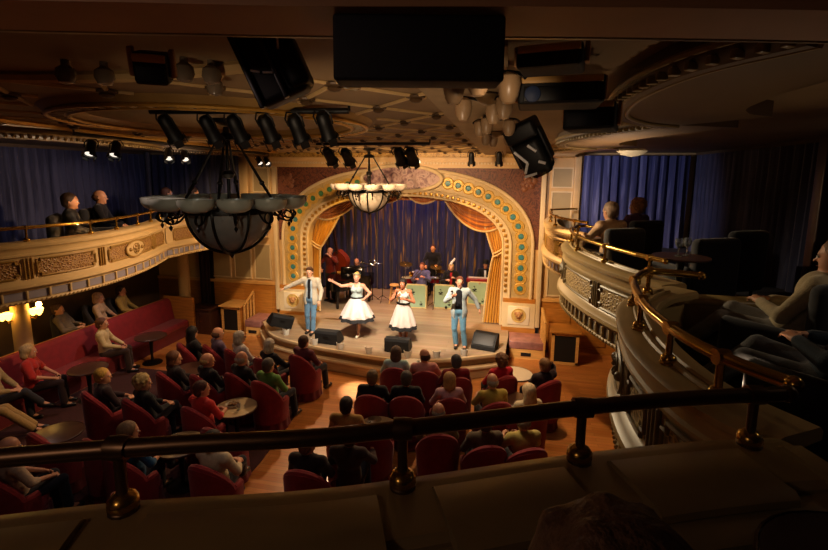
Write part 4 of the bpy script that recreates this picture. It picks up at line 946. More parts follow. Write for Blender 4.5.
# globes at the upper left
for (x, y), o_ in zip(((.45, -10.05), (.62, -9.98), (1.12, -10.0), (1.22, -9.92), (1.02, -9.6)), ('leftmost', 'second from the left', 'middle', 'fourth from the left', 'lowest')):
    b = MB(); b.lathe([(0, 0), (.018, 0), (.02, -.03), (.045, -.05), (.05, -.085), (.035, -.12), (0, -.13)], 14, (x, y, CZ+.004)); tag(b.build('globe_lamp', M('unlit_globe', '#6d5f50', .2)), '%s of the dim glass globe lamps at the upper left' % o_, 'lamp', 'dim globe lamps')
black_box('wall_amplifier', 'black box with a pink-lit end at the top left of the ceiling', (1.36, -10.5, 5.03), (.12, .12, .12), .5, 'speaker', True, None, .3)

# ------------------------------------------------------------------ columns, sconces, banquette and side furniture
def column(label, x, y, z0, z1, sc_=None):
    t = thing('column', label, 'column', (x, y, z0)); h = z1-z0
    b = MB(); b.lathe([(.21, 0), (.21, .06), (.18, .09), (.2, .13), (.165, .17), (.16, .3), (.15, h-.35), (.145, h-.3)], 28); b.build('shaft', m_cream, t)
    b = MB(); b.lathe([(.145, h-.32), (.18, h-.28), (.16, h-.25), (.2, h-.14), (.25, h-.08), (.27, h-.06), (.27, h)], 28); b.build('capital', m_creaml, t)
    return t
column('cream column behind the banquette carrying two lit sconces', -6.98, -4.82, .3, 2.77)
column('cream column at the far end of the red banquette', -6.42, -.62, 0., 2.77)
m_sh = M('lit_sconce_glass', '#ffd98a', .4, emit='#ffc45a', estr=6.)
for dxy, o_ in (((-.02, -.26), 'left'), ((.2, .18), 'right')):
    x, y = -6.98+dxy[0], -4.82+dxy[1]; t = thing('wall_sconce', '%s lit yellow sconce on the cream column' % o_, 'lamp', (x, y, 1.72), 0, 'lit sconces on the column')
    b = MB(); b.tube([(-dxy[0]*.5, -dxy[1]*.5, -.12), (-dxy[0]*.1, -dxy[1]*.1, -.16), (0, 0, -.08)], .012, 6); b.build('arm', m_brass, t)
    for k in range(3):
        a = k*2.1; b = MB(); b.lathe([(.02, -.09), (.05, -.05), (.07, .0), (.085, .05)], 12, (.06*math.cos(a), .06*math.sin(a), 0), caps=False); b.build('lamp_shade', m_sh, t)
# banquette
t = thing('banquette', 'long red velvet banquette along the left side of the hall', 'bench')
b = MB(); b.bb(-6.62, -5.98, -8.6, -1.1, 0, .3); b.build('plinth', m_redd, t, smooth=False)
b = MB(); b.rbox((-6.28, -4.85, .38), (.66, 7.5, .18), .06); b.build('seat', m_red, t)
b = MB(); pr_ = [(-6.62, .4), (-6.42, .42), (-6.52, .95), (-6.56, 1.02), (-6.64, 1.05), (-6.72, 1.02), (-6.74, .4)]
n_ = 40; b.rings([[(x, -8.6+7.5*i/n_, z) for x, z in pr_] for i in range(n_+1)]); b.build('backrest', m_red, t)
b = MB(); b.rbox((-6.3, -1.04, .55), (.95, .1, 1.1), .02); b.rbox((-6.78, -4.8, .5), (.06, 7.6, 1.02), .01); o = tag(b.build('trim_25', m_wood)); o['kind'] = 'structure'
b = MB(); b.bb(-6.3, -5.85, -.05, .02, 0, 2.75); tag(b.build('door_1', M('dark_doorway', '#120a08', .8)), None, None, None, 'structure')
b = MB(); pleats(b, [(-6.25, -.12), (-5.9, -.12)], .02, 2.72, .03, .12, 3); tag(b.build('door_curtain', M('dark_brown_velvet', '#2a1512', .9)), 'dark brown curtain hanging in the doorway left of the wall panels', 'curtain')
t = thing('side_cabinet', 'dark wooden side cabinet between the column and the left speaker cabinet', 'cabinet', (-5.72, -.72, 0))
b = MB(); b.rbox((0, 0, .35), (.7, .5, .7), .02); b.build('body', m_woodd, t); b = MB(); b.rbox((0, 0, .73), (.78, .56, .06), .015); b.build('top', m_woodd, t)
for q in (-.17, .17): b = MB(); b.rbox((q, -.255, .38), (.3, .02, .52), .008); d_ = b.build('door', m_woodd, t); b = MB(); b.ball((q*.35, -.28, .4), .018, 8); b.build('knob', m_brass, d_)
def pa_cabinet(label, x0, x1, y0, zt_, s_):
    t = thing('speaker_cabinet', label, 'speaker', ((x0+x1)/2, y0, 0)); w = x1-x0
    b = MB(); b.rbox((0, .3, zt_/2), (w, .56, zt_), .012); b.build('body', m_wood, t)
    b = MB(); b.rbox((0, .28, zt_+.02), (w+.1, .7, .05), .01); b.build('top', m_woodl if s_ < 0 else m_wood, t)
    b = MB(); b.bb(-w/2+.07, w/2-.07, -.0, .03, .08, zt_-.07); b.build('grille', m_blackm, t, smooth=False)
    b = MB()
    for q in (-w/2+.035, w/2-.035): b.bb(q-.035, q+.035, -.015, .03, .02, zt_)
    b.bb(-w/2, w/2, -.015, .03, zt_-.07, zt_); b.bb(-w/2, w/2, -.015, .03, .01, .08); b.build('front_frame', m_woodl, t, smooth=False)
    return t
pa_cabinet('honey wood speaker cabinet with black grille on the floor left of the stage', -5.2, -4.62, -.68, .78, -1)
pa_cabinet('honey wood speaker cabinet with black grille on the floor right of the stage', 4.02, 4.66, -.95, .82, 1)
def slat_rail(label, x, y0, y1, z0, z1, lean):
    t = thing('stair_rail', label, 'railing', (x, y0, 0))
    b = MB(); b.cyl((0, 0, z0), (lean, y1-y0, z1), .035, n=8); b.build('top_rail', m_woodl, t)
    for k in range(4): u = k/3; b = MB(); b.rbox((lean*u, (y1-y0)*u, (z0+(z1-z0)*u)/2), (.05, .05, z0+(z1-z0)*u), .01); b.build('baluster', m_woodl, t)
slat_rail('pale wooden stair rail beside the left speaker cabinet', -4.5, -.62, -.12, .85, 1.12, .0)
slat_rail('pale wooden stair rail beside the right speaker cabinet', 3.86, -.9, -.4, 1.0, 1.25, -.05)
# ------------------------------------------------------------------ chairs, tables, audience
def tub_chair_meshes():
    def shell(u, v, side):
        a = -PI/2+(u-.5)*2*1.95; k = abs(u-.5)*2; top = .58+.40*max(0., math.cos(min(1., k/.72)*PI/2))**.75
        r_ = .335-(.085 if side else 0)+.03*v-(.02 if side else 0)*v; z = .2+(top-.2)*v
        if v > .93: z -= 0
        rr = r_; return (rr*math.cos(a)*.9, rr*math.sin(a), z)
    b = MB(); b.slab(shell, 36, 10)
    # padded roll along the top edge
    roll = []
    for i in range(37):
        u = i/36; p = np.array(shell(u, 1, 0)); q = np.array(shell(u, 1, 1)); roll.append(tuple((p+q)/2+[0, 0, -.005]))
    b.tube(roll, .048, 8); back = b
    b = MB(); b.lathe([(.0, .30), (.24, .30), (.27, .33), (.275, .40), (.25, .455), (.15, .47), (0, .475)], 28, (0, .03, 0)); seat = b
    b = MB()
    rings = []
    for z, rr in ((.03, .325), (.12, .31), (.25, .305), (.32, .30)): rings.append([((rr+.012*math.sin(12*t))*math.cos(t)*.95, (rr+.012*math.sin(12*t))*math.sin(t)+.01, z) for t in [2*PI*i/72 for i in range(72)]])
    b.rings(rings); skirt = b
    b = MB()
    for a in (.8, 2.3, 3.9, 5.5): b.cyl((.24*math.cos(a), .24*math.sin(a), 0), (.24*math.cos(a), .24*math.sin(a), .08), .02, n=8)
    return back, seat, skirt, b
bk, st_, sk_, lg = tub_chair_meshes()
def make_chair(loc, rz, label, group):
    t = thing('tub_chair', label, 'chair', loc, rz, group); bk.build('backrest', m_red, t); st_.build('seat', m_red, t); sk_.build('skirt', m_redd, t); lg.build('leg', m_woodd, t)
    return t
CH0 = None
def chair(x, y, rz, label, group='red tub chairs on the main floor', z=0.):
    global CH0
    if CH0 is None: CH0 = make_chair((x, y, z), rz, label, group); return CH0
    return dup(CH0, (x, y, z), rz, label, group)

POSES = {
 'A': SEAT,
 'B': pose(SEAT, haL=(-.13, .42, .80), haR=(.12, .40, .80), elL=(-.27, .14, .80), elR=(.27, .14, .80), chest=(0, .0, .90), neck=(0, .03, 1.05), head=(0, .06, 1.19)),
 'C': pose(SEAT, haR=(.16, .02, 1.20), elR=(.36, .16, 1.02), head=(0, -.03, 1.18), palmR=(-1, 0, 0)),
 'D': pose(SEAT, turn=.55, haR=(.22, .42, .74), elR=(.3, .12, .78)),
 'E': pose(SEAT, turn=-.5, knR=(.02, .44, .62), anR=(-.12, .62, .32), footR=(-.2, 1, -.2), haL=(-.05, .32, .70), haR=(.10, .30, .70)),
 'R': pose(SEAT, chest=(0, -.16, .86), neck=(0, -.24, 1.0), head=(0, -.24, 1.14), waist=(0, -.08, .68), knL=(-.12, .40, .54), knR=(.10, .42, .58), anL=(-.1, .78, .12), anR=(.08, .8, .14), haL=(-.1, .16, .74), haR=(.12, .18, .72), elL=(-.28, -.05, .70), elR=(.28, -.05, .70)),
}
def aud(pose_, hair, female=False, sleeve=.72, bulk=1., skirt=False):
    return figure_lib('aud'+pose_, pose(POSES[pose_], hs=1.2), hair, .016, female, sleeve, bulk=bulk)
def seat_person(x, y, rz, pose_, hair, female, hc, sc_, label, skinc='#c08a6a', trouc='#22222a', sleeve=.72, z=0., group=None, bulk=1.):
    H = POSES[pose_]['head']; c, s_ = math.cos(rz), math.sin(rz); px = x-(H[0]*c-H[1]*s_); py = y-(H[0]*s_+H[1]*c)
    person(aud(pose_, hair, female, sleeve, bulk), (px, py, z), rz, label, skinc, hc, sc_, trouc, group=group); return px, py
def face(x, y, tx=.2, ty=-1.): return math.atan2(ty-y, tx-x)-PI/2
# head x, y, pose, hair, female, hair colour, shirt, label, chair label (None when its chair cannot be seen)
ROWS = [
 (.80, -3.95, 'A', 'bob', 1, '#5b4a3c', '#a8c8c4', 'grey-brown-haired person in a pale aqua top in the front row, before the centre wedge', 'red tub chair of the person in the aqua top, front row centre', .5),
 (1.36, -3.98, 'D', 'bald', 0, '#4a3626', '#c98f86', 'balding person in a pink shirt in the front row, right of the aqua top', 'broad bright red tub chair in the front row under the balding pink-shirted person', .72),
 (.66, -5.08, 'A', 'short', 0, '#6b5536', '#121216', 'brown-haired person in a black jacket, left one of the pair behind the aqua top', 'dark red tub chair of the left black-jacketed person', .9),
 (1.23, -5.0, 'A', 'short', 0, '#4a443c', '#121217', 'dark-grey-haired person in a black jacket, right of the pair behind the aqua top', 'dark red tub chair of the right black-jacketed person', .9),
 (1.98, -4.12, 'A', 'short', 0, '#46474b', '#7a1620', 'dark-grey-haired person in a dark red top, third from the left in the front row', 'red tub chair under the dark-grey-haired person in the front row', .72),
 (2.80, -3.88, 'A', 'curly', 1, '#6a4a34', '#b3142a', 'curly brown-haired person in a crimson top in the front row by the white table', 'dark red tub chair of the person in the crimson top', .6),
 (1.95, -4.9, 'A', 'bob', 1, '#b08a58', '#c9a0a4', 'blonde person in a pink and pale blue top in the second row', 'dark red tub chair under the blonde person in pink and blue', .72),
 (2.66, -4.8, 'B', 'bald', 0, '#8b8070', '#a89440', 'balding grey person in an olive yellow shirt, second row, right of the blonde', 'dark red tub chair under the olive-yellow-shirted balding person', .6),
 (3.24, -5.05, 'A', 'long', 1, '#c9b088', '#cdbb98', 'person with long pale blond hair and cream top, right end of second row', 'dark red tub chair of the long-haired blond person', .6),
 (3.58, -3.9, 'C', 'short', 0, '#7a5a3a', '#2a1c22', 'person at the right end of the front row with hand raised to the head', 'dark red tub chair at the right end of the front row', .8),
 (.55, -6.08, 'A', 'short', 0, '#2e2218', '#a07c40', 'dark-haired person in a tan shirt sitting alone at the left of the third row', 'dark red tub chair under the tan-shirted dark-haired person', .6),
 (1.92, -5.98, 'A', 'bald', 0, '#807868', '#7f7a4a', 'bald grey person in a green-grey shirt directly beyond the foreground rail, centre', 'dark red tub chair of the bald person just beyond the rail', .6),
 (2.60, -6.12, 'A', 'short', 0, '#4b4a48', '#5a4a38', 'person whose dark grey head just shows over the foreground rail, left of the yellow shirt', 'dark chair of the person whose grey head just shows over the rail', .72),
 (3.12, -5.98, 'B', 'bald', 0, '#8b7a60', '#b09a52', 'bald person in a yellow shirt cut by the foreground rail, right of centre', 'dark red tub chair of the yellow-shirted person cut by the rail', .6),
 (.40, -7.12, 'E', 'short', 0, '#6a5442', '#2a2022', 'person in a dark jacket seen under the foreground rail, left of the middle post', 'dark chair under the rail, left of the middle rail post', .9),
 (.85, -6.85, 'D', 'short', 0, '#3a2c22', '#3a2a26', 'second dark-jacketed person under the rail with arms folded, beside the middle post', None, .9),
 # left block
 (-3.76, -3.8, 'D', 'long', 1, '#171114', '#141218', 'person with long dark hair in black at the left end of the front row', 'dark red tub chair of the long dark-haired person', .9),
 (-3.18, -3.75, 'A', 'bald', 0, '#5a4030', '#5b4a60', 'balding person in a purple-grey shirt in the left block front row', 'dark red tub chair under the purple-grey shirt', .72),
 (-2.60, -3.85, 'A', 'bob', 1, '#a8a090', '#c9c2b8', 'grey-haired person in a white top in the left block front row', 'dark red tub chair under the white-topped grey-haired person', .6),
 (-1.78, -4.12, 'D', 'bob', 1, '#b8b0a0', '#16141a', 'white-haired person in black, second from the aisle in the left block front row', 'dark red tub chair under the white-haired person in black', .9),
 (-1.18, -3.80, 'A', 'short', 0, '#4a3222', '#5e2a34', 'brown-haired person in a maroon checked shirt at the aisle end of the left front row', 'bright red tub chair at the aisle end of the left front row', .72),
 (-3.16, -5.1, 'E', 'bob', 1, '#5a3824', '#241a1c', 'brown-haired person in dark clothes at the left of the second row', 'dark red tub chair of the brown-haired person, second row left', .9),
 (-2.50, -5.06, 'E', 'bald', 0, '#a08a5a', '#1a161a', 'balding fair person in dark clothes, second row of the left block', 'dark red tub chair under the balding fair person', .9),
 (-1.94, -4.85, 'A', 'bald', 0, '#9a9488', '#1c181c', 'balding grey-haired person in dark clothes, behind the white top', 'dark red tub chair under the balding grey-haired person in dark clothes', .9),
 (-1.30, -5.02, 'A', 'short', 0, '#57524a', '#5d8a3e', 'grey-haired person in a green shirt near the aisle, left block second row', 'red tub chair under the green-shirted person at the aisle', .6),
 (-1.88, -6.08, 'E', 'short', 0, '#4a2a1e', '#c0302a', 'brown-haired person in a bright red shirt in the left block third row', 'red tub chair with its arm at the aisle, under the bright red shirt', .6),
 (-3.80, -6.02, 'E', 'short', 0, '#b08a3e', '#2a1a1e', 'blond person in dark clothes, third row at the far left', 'dark red tub chair of the blond person, third row far left', .9),
 (-2.96, -6.08, 'E', 'curly', 1, '#a08a58', '#121214', 'person with short fair hair in a black jacket with a white trim, third row left', 'dark red tub chair under the fair-haired person in the black jacket', .9),
 (-2.04, -7.36, 'E', 'bob', 1, '#7a6246', '#1f4a6a', 'brown-grey-haired person in a blue top, low left just beyond the rail', 'dark red tub chair of the blue-topped person', .6),
 (-.82, -7.3, 'E', 'short', 0, '#1e1814', '#c0b290', 'person in a pale shirt with dark hair just above the rail, left of the aisle', 'dark red tub chair of the pale-shirted person just above the rail', .8),
 (-3.2, -7.98, 'A', 'bald', 0, '#7a5a3a', '#b09a80', 'bald person cut by the left picture edge just above the rail', 'dark red tub chair at the left picture edge above the rail', .6),
]
for x, y, po, hr, fe, hc, shc, lab, clab, slv in ROWS:
    rz = face(x, y, .3, -.2)*.8
    px, py = seat_person(x, y, rz, po, hr, bool(fe), hc, shc, lab, sleeve=slv)
    if clab: chair(px, py, rz, clab)
for x, y, lab in ((.93, -6.02, 'empty dark red tub chair right of the tan-shirted person in the third row'), (-2.6, -7.1, 'empty dark tub chair behind the fair-haired person at lower left'), (-3.45, -7.15, 'empty dark tub chair left of another empty one at lower left'), (.0, -7.9, 'empty dark tub chair beneath the rail left of the middle post'), (1.75, -7.0, 'empty dark tub chair beneath the rail, right of the middle post'), (-1.35, -7.9, 'empty red tub chair beneath the rail near the red chair arm'), (3.3, -6.95, 'empty dark tub chair beneath the rail right of the small table'), (-1.2, -6.5, 'empty red tub chair beside the aisle behind the bright red shirt')): chair(x, y, face(x, y, .3, -.2)*.7, lab)

# round cocktail tables
m_top = M('pale_table_top', '#b8a070', .35, 0, .1, 10); m_topd = M('dark_table_top', '#4a3024', .3, 0, .1, 6); m_topw = M('white_table_top', '#d8cdb8', .3, 0, .05, 8)
m_clear = M('drinking_glass', '#dfe6e6', .05, 0, 0, trans=.9)
def table(x, y, label, mt=None, r_=.34, h=.68, z=0.):
    t = thing('cocktail_table', label, 'table', (x, y, z), 0, 'round cocktail tables')
    b = MB(); b.lathe([(0, h-.03), (r_-.03, h-.03), (r_, h-.02), (r_, h-.005), (r_-.02, h), (0, h)], 32); b.build('tabletop', mt or m_top, t)
    b = MB(); b.lathe([(r_+.003, h-.035), (r_+.012, h-.03), (r_+.012, h-.008), (r_+.003, h-.002)], 32, caps=False); b.build('edge_band', m_woodd, t)
    b = MB(); b.lathe([(.035, .05), (.03, .2), (.04, h*.6), (.06, h-.04)], 14); b.build('pedestal', m_black, t)
    b = MB(); b.lathe([(.22, 0), (.22, .02), (.1, .05), (.035, .07), (0, .07)], 24); b.build('foot', m_black, t); return t
def glass(x, y, z, label, group='drinking glasses'):
    t = thing('drinking_glass', label, 'glass', (x, y, z), 0, group); b = MB(); b.lathe([(.028, 0), (.034, .11), (.031, .11), (.026, .008), (0, .008)], 14, caps=False); b.build('tumbler', m_clear, t)
TB = [(.92, -5.72, 'round table with a pale top behind the pair in black jackets', m_top), (1.02, -3.25, 'white round table before the aqua top and the pink shirt', m_topw), (3.1, -3.22, 'white round table at the right end of the front row', m_topw),
 (2.62, -6.85, 'dark round table seen beneath the foreground rail', m_topd), (-1.6, -5.62, 'round table with a pale top holding a plate behind the green shirt', m_top), (-1.78, -6.75, 'round table with a pale top behind the bright red shirt', m_top),
 (-3.8, -6.9, 'dark round table behind the blond person at the far left', m_topd), (-3.7, -7.65, 'dark round table at the left edge with a yellow lamp on it', m_topd), (-1.72, -4.55, 'round table with a pale top between the green shirt and the front row', m_topw),
 (-5.55, -3.0, 'dark round table in front of the banquette beside the cream-shirted man', m_topd), (-5.4, -4.85, 'dark round table in front of the red-topped woman on the banquette', m_topd), (-3.35, -4.4, 'dark round table between the first two rows at the far left', m_topd), (3.0, -4.35, 'small dark table between the crimson top and the blond hair', m_topd)]
for x, y, lab, m in TB: table(x, y, lab, m)
for x, y, lab in ((.80, -5.78, 'clear glass on the table behind the two black jackets'), (1.12, -3.3, 'clear glass on the white table in the front row'), (-1.5, -5.7, 'clear glass beside the plate behind the green shirt'), (-1.9, -6.7, 'clear glass on the table behind the bright red shirt'), (3.0, -3.3, 'clear glass on the white table at the right end')): glass(x, y, .68, lab)
b = MB(); b.lathe([(0, 0), (.06, 0), (.12, .02), (.125, .026), (.06, .01), (0, .01)], 24, (-1.68, -5.58, .68)); b.v = list(b.v); o = tag(b.build('plate', M('glazed_plate', '#a89878', .3)), 'small plate on the table behind the green shirt', 'plate')
b = MB()
for k in range(9): a = k*2.4; b.ball((-1.68+.012*k*math.cos(a)*.8, -5.58+.012*k*math.sin(a)*.8, .715), (.03, .03, .022), 8)
tag(b.build('snack_heap', M('snack', '#8a6a3a', .7, 0, .3, 30)), 'heap of snacks on the plate behind the green shirt', 'food', kind='stuff')
for x, y, lab in ((.84, -5.6, 'flat dark bowl on the table behind the black jackets'), (-1.62, -6.85, 'flat dark bowl on the table behind the bright red shirt')):
    b = MB(); b.lathe([(0, 0), (.05, 0), (.1, .03), (.115, .055), (.1, .05), (.05, .012), (0, .012)], 22, (x, y, .68)); tag(b.build('bowl', M('brown_bowl', '#5a4630', .3)), lab, 'bowl')
t = thing('table_lamp', 'small glowing yellow candle lamp on the table at the left edge', 'lamp', (-3.62, -7.6, .68)); b = MB(); b.lathe([(.05, 0), (.05, .02), (.02, .03), (.02, .05), (0, .05)], 14); b.build('base', m_brass, t)
b = MB(); b.lathe([(.03, .05), (.045, .08), (.05, .12), (.035, .15)], 14, caps=False); b.build('lamp_shade', M('dim_candle_glass', '#b89a3a', .3, emit='#c9a030', estr=.25), t)

# people on the banquette and the raised tier behind it
seat_person(-6.12, -3.75, -1.05, 'A', 'short', False, '#5a3a28', '#c2ac7c', 'man in a cream shirt sitting upright on the red banquette with hands in his lap', trouc='#3a2a24', sleeve=.95)
seat_person(-6.08, -5.42, -.95, 'A', 'bob', True, '#a8895a', '#a82a22', 'fair-haired woman in a red top seated on the banquette in front of the column', sleeve=.5, trouc='#2a1a1c', bulk=1.05)
seat_person(-6.15, -6.05, -1.1, 'E', 'short', False, '#14100f', '#9c8458', 'dark-haired person in a tan shirt on the banquette at the left picture edge', sleeve=.9, trouc='#2b2a30')
seat_person(-6.05, -6.75, -.9, 'R', 'short', False, '#221a16', '#16161c', 'person on the banquette at the left edge with pale trousers and legs stretched out', sleeve=.9, trouc='#9a7c4c')
m_dkv = M('charcoal_velvet', '#1c1416', .85, 0, .15, 9, sheen=.2)
TC0 = None
def tier_chair(x, y, rz, label, group, z):
    global TC0
    if TC0 is None:
        TC0 = thing('tub_chair', label, 'chair', (x, y, z), rz, group); bk.build('backrest', m_dkv, TC0); st_.build('seat', m_dkv, TC0); sk_.build('skirt', m_dkv, TC0); return TC0
    return dup(TC0, (x, y, z), rz, label, group)
TI = [(-7.3, -3.75, 'R', 'short', False, '#4a3528', '#6a5c4c', 'man in a grey-brown shirt leaning back on the raised tier behind the banquette', .9), (-7.15, -5.8, 'B', 'short', False, '#3a2418', '#8a6a58', 'person in a dusty pink shirt leaning on the back of the banquette', .6),
 (-7.1, -2.85, 'A', 'bob', True, '#a07a5a', '#b0947a', 'pink-faced person in a pale shirt on the raised tier, left of the yellow shirt', .6), (-7.12, -2.15, 'A', 'short', False, '#3a2a20', '#9a8044', 'person in a yellow-tan shirt, farthest along the raised tier', .9),
 (-7.15, -6.55, 'A', 'long', True, '#1a1414', '#2a7a5a', 'person in a bright green top behind the column at the left edge', .6)]
for x, y, po, hr, fe, hc, shc, lab, slv in TI:
    px, py = seat_person(x, y, -1.1, po, hr, fe, hc, shc, lab, z=.3, sleeve=slv)
    tier_chair(px-.05, py, -1.1, 'dark tub chair on the raised tier under the '+lab.replace('man', 'person', 1).split(' ', 1)[1].split(' leaning')[0].split(' on the')[0].split(',')[0].split(' behind')[0], 'dark tub chairs on the raised tier', .3)
# balcony: left
BSEAT = 'dark blue balcony seats'
def balcony_seat(x, y, rz, label, w=.62):
    t = thing('balcony_seat', label, 'chair', (x, y, BF), rz, BSEAT)
    b = MB(); b.rbox((0, .05, .36), (w, .56, .2), .06); b.build('seat', m_navyS, t)
    b = MB(); b.rbox((0, -.27, .55), (w+.04, .16, .86), .07); b.build('backrest', m_navyS, t)
    for q in (-1, 1): b = MB(); b.rbox((q*(w/2+.04), .02, .42), (.1, .58, .42), .045); b.build('armrest', m_navyS, t)
    for q in (-1, 1):
        for p in (-.2, .25): b = MB(); b.cyl((q*(w/2-.05), p, 0), (q*(w/2-.05), p, .28), .022, n=8); b.build('leg', m_woodd, t)
    return t
m_navyS = M('navy_upholstery', '#0e0e18', .85, 0, .12, 12, sheen=.2)
for x, y, rz, po, hr, fe, hc, shc, lab, slab in (
  (-4.45, -5.72, -.85, 'A', 'short', False, '#3a2a22', '#14131a', 'dark-suited person at the left balcony rail, left of the bald one', 'dark seat of the left one of the two at the left balcony rail'),
  (-5.1, -4.5, -1.0, 'A', 'bald', False, '#5a3a26', '#15141c', 'bald person in a dark suit with white collar at the left balcony rail', 'dark seat of the bald person at the left balcony rail'),
  (-5.2, -2.55, -1.0, 'D', 'short', False, '#4a2c1c', '#1a141a', 'person on the far left balcony bay, left head beside the chandelier shades', 'dark seat left of two on the far left balcony bay'),
  (-5.0, -1.85, -1.0, 'D', 'short', False, '#2a1a16', '#1a1418', 'person on the far left balcony bay, right head beside the chandelier rods', 'dark seat right of two on the far left balcony bay')):
    px, py = seat_person(x, y, rz, po, hr, fe, hc, shc, lab, z=BF, sleeve=.95); balcony_seat(px, py, rz, slab)
# right
for x, y, rz, po, hr, fe, hc, shc, lab, slab in (
  (4.28, -5.02, .50, 'B', 'short', False, '#7a6450', '#b0906e', 'grey-brown-haired person in a tan jacket leaning on the right balcony rail', 'dark seat of the tan-jacketed person on the right balcony'),
  (4.98, -3.75, .5, 'D', 'curly', True, '#8a6048', '#5a3a5e', 'curly-haired person in purple beside the tan jacket on the right balcony', 'dark seat of the person in purple on the right balcony')):
    px, py = seat_person(x, y, rz, po, hr, fe, hc, shc, lab, z=BF, sleeve=.9); balcony_seat(px, py, rz, slab)
balcony_seat(5.15, -5.9, .45, 'empty dark seat nearest the wine glasses on the right balcony'); balcony_seat(5.95, -4.9, .5, 'empty dark seat behind the person in purple on the right balcony')
px, py = seat_person(5.1, -8.42, .75, 'R', 'short', False, '#7a5a40', '#a39474', 'person in a tan shirt reclining with folded arms at the right picture edge', z=BF, sleeve=.95, trouc='#6a6660'); balcony_seat(px, py, .75, 'dark seat of the reclining person in the tan shirt')
px, py = seat_person(4.85, -9.35, .75, 'R', 'short', False, '#2a221e', '#1d2a36', 'person in a dark blue top low at the right edge with bent jeans-clad knees', z=BF, sleeve=.95, trouc='#4a4a4c'); balcony_seat(px, py, .75, 'dark seat of the person with bent jeans-clad knees')
# little table with two wine glasses and a dark fitting on the right balcony
t = thing('side_table', 'small dark table with wine glasses between the two right balcony bays', 'table', (4.62, -6.9, BF)); b = MB(); b.lathe([(0, .84), (.26, .84), (.28, .85), (.28, .865), (0, .87)], 26); b.build('tabletop', m_topd, t)
b = MB(); b.lathe([(.2, 0), (.2, .02), (.04, .05), (.03, .4), (.04, .84)], 16); b.build('pedestal', m_black, t)
def wine(x, y, z, label):
    t = thing('wine_glass', label, 'glass', (x, y, z), 0, 'wine glasses'); b = MB(); b.lathe([(0, 0), (.035, 0), (.034, .004), (.006, .01), (.004, .08), (.012, .09), (.036, .12), (.04, .15), (.033, .19), (.031, .19), (.037, .15), (.033, .122), (.01, .095), (0, .094)], 16); b.build('goblet', m_clear, t)
wine(4.58, -6.93, BF+.87, 'left wine glass on the small balcony table'); wine(4.69, -6.85, BF+.87, 'right wine glass on the small balcony table')
# foreground spectator and table
FP = pose(SEAT, hs=1.1)
lib = figure_lib('near', FP, 'curly', .012, False, .9)
person(lib, (2.88, -11.64, BF+.0), .15, 'dark silhouetted spectator in the near foreground whose rim-lit hair fills the bottom edge', '#9a6a50', '#5c4028', '#14141a'); balcony_seat(2.88, -11.66, .15, 'dark seat of the silhouetted foreground spectator')
table(3.75, -10.98, 'dark round table at the bottom right corner beside the foreground rail', M('charcoal_table_top', '#33262a', .4), .30, .70, BF)
t = thing('cane_chair', 'dark tubular chair back cut by the right picture edge', 'chair', (4.25, -10.75, BF), .6)
b = MB(); b.tube(crom([(-.24, -.2, .0), (-.25, -.22, .5), (-.24, -.28, .86), (-.1, -.32, 1.02), (.1, -.32, 1.02), (.24, -.28, .86), (.25, -.22, .5), (.24, -.2, 0)], 6), .02, 8); b.build('back_frame', m_black, t)
b = MB()
for k in range(7): x = -.18+.06*k; b.cyl((x, -.24, .46), (x, -.31, .96), .008, n=6)
b.build('back_slats', m_black, t); b = MB(); b.rbox((0, .02, .45), (.48, .48, .05), .02); b.build('seat', m_navyS, t)
for q in (-.21, .21): b = MB(); b.cyl((q, .22, 0), (q, .22, .44), .02, n=8); b.build('leg', m_black, t)
# ------------------------------------------------------------------ on stage
SZ = .5
def band_front(B, half, y0, g, z0=None, z1=None, name='shirt_front'):
    """front strip of a shirt showing between open jacket edges"""
    f = Field(B['lo'], B['hi'], B['h']); B['torso'](f, g); A = B['A']
    f.cut((half, 0, 0), (1, 0, 0)); f.cut((-half, 0, 0), (-1, 0, 0)); f.cut((0, y0, 0), (0, -1, 0)); f.cut((0, 0, A['neck'][2]-.015), (0, 0, 1)); f.cut((0, 0, A['hip'][2]-.03), (0, 0, -1)); return f
def performer(key, P, hair, loc, rz, label, skinc, hairc, shirtc, trouc, female=False, sleeve=.95, low=None, inner=None, h=.012, trousers=True, g=.016, shoec='#15120f', sc_=1., coat=None):
    lib = dict(figure_lib(key, P, hair, h, female, sleeve, g=g, low=low, trousers=trousers))
    if coat:
        f = shirt_field(lib['B'], sleeve, g, -9.); A = lib['B']['A']
        f.ell(A['hip']-[0, 0, .06], np.array([.185, .145, .22])+.012, .06); f.cut((0, 0, coat), (0, 0, -1)); f.cap(A['hip']+[0, .16, -.3], A['neck']+[0, .13, -.08], .10, .075, .02, 's'); lib['shirt'] = field_mesh(f, 'jacket', [cloth(shirtc)])
    t = person(lib, loc, rz, label, skinc, hairc, shirtc, trouc, shoec, top='jacket' if inner else 'shirt')
    if inner: 
        for col, half, gg in inner:
            me = field_mesh(band_front(lib['B'], half, .02, gg), 'shirt_front', [cloth(col)]); put_mesh('shirt_front', me, t, [cloth(col)])
    t.scale = (sc_,)*3; return t, lib
J = lambda **k: pose(STAND, hs=1.1, **k)
performer('manL', J(elR=(.44, .05, 1.30), haR=(.66, .14, 1.20), elL=(-.27, -.03, 1.15), haL=(-.27, .08, .92), palmR=(0, .3, -1), anL=(-.05, .04, .09), knL=(-.08, .06, .5), anR=(.12, -.06, .09), head=(.02, .02, 1.63), turn=.1, curlR=.3),
  'quiff', (-2.04, -1.5, SZ), PI, 'man in pale open jacket and jeans at the left of the stage, one arm out', '#d09a78', '#4a3220', '#b8ad98', '#5f83a0', coat=.80, inner=[('#a9bac6', .13, .004), ('#15151c', .04, .012)])
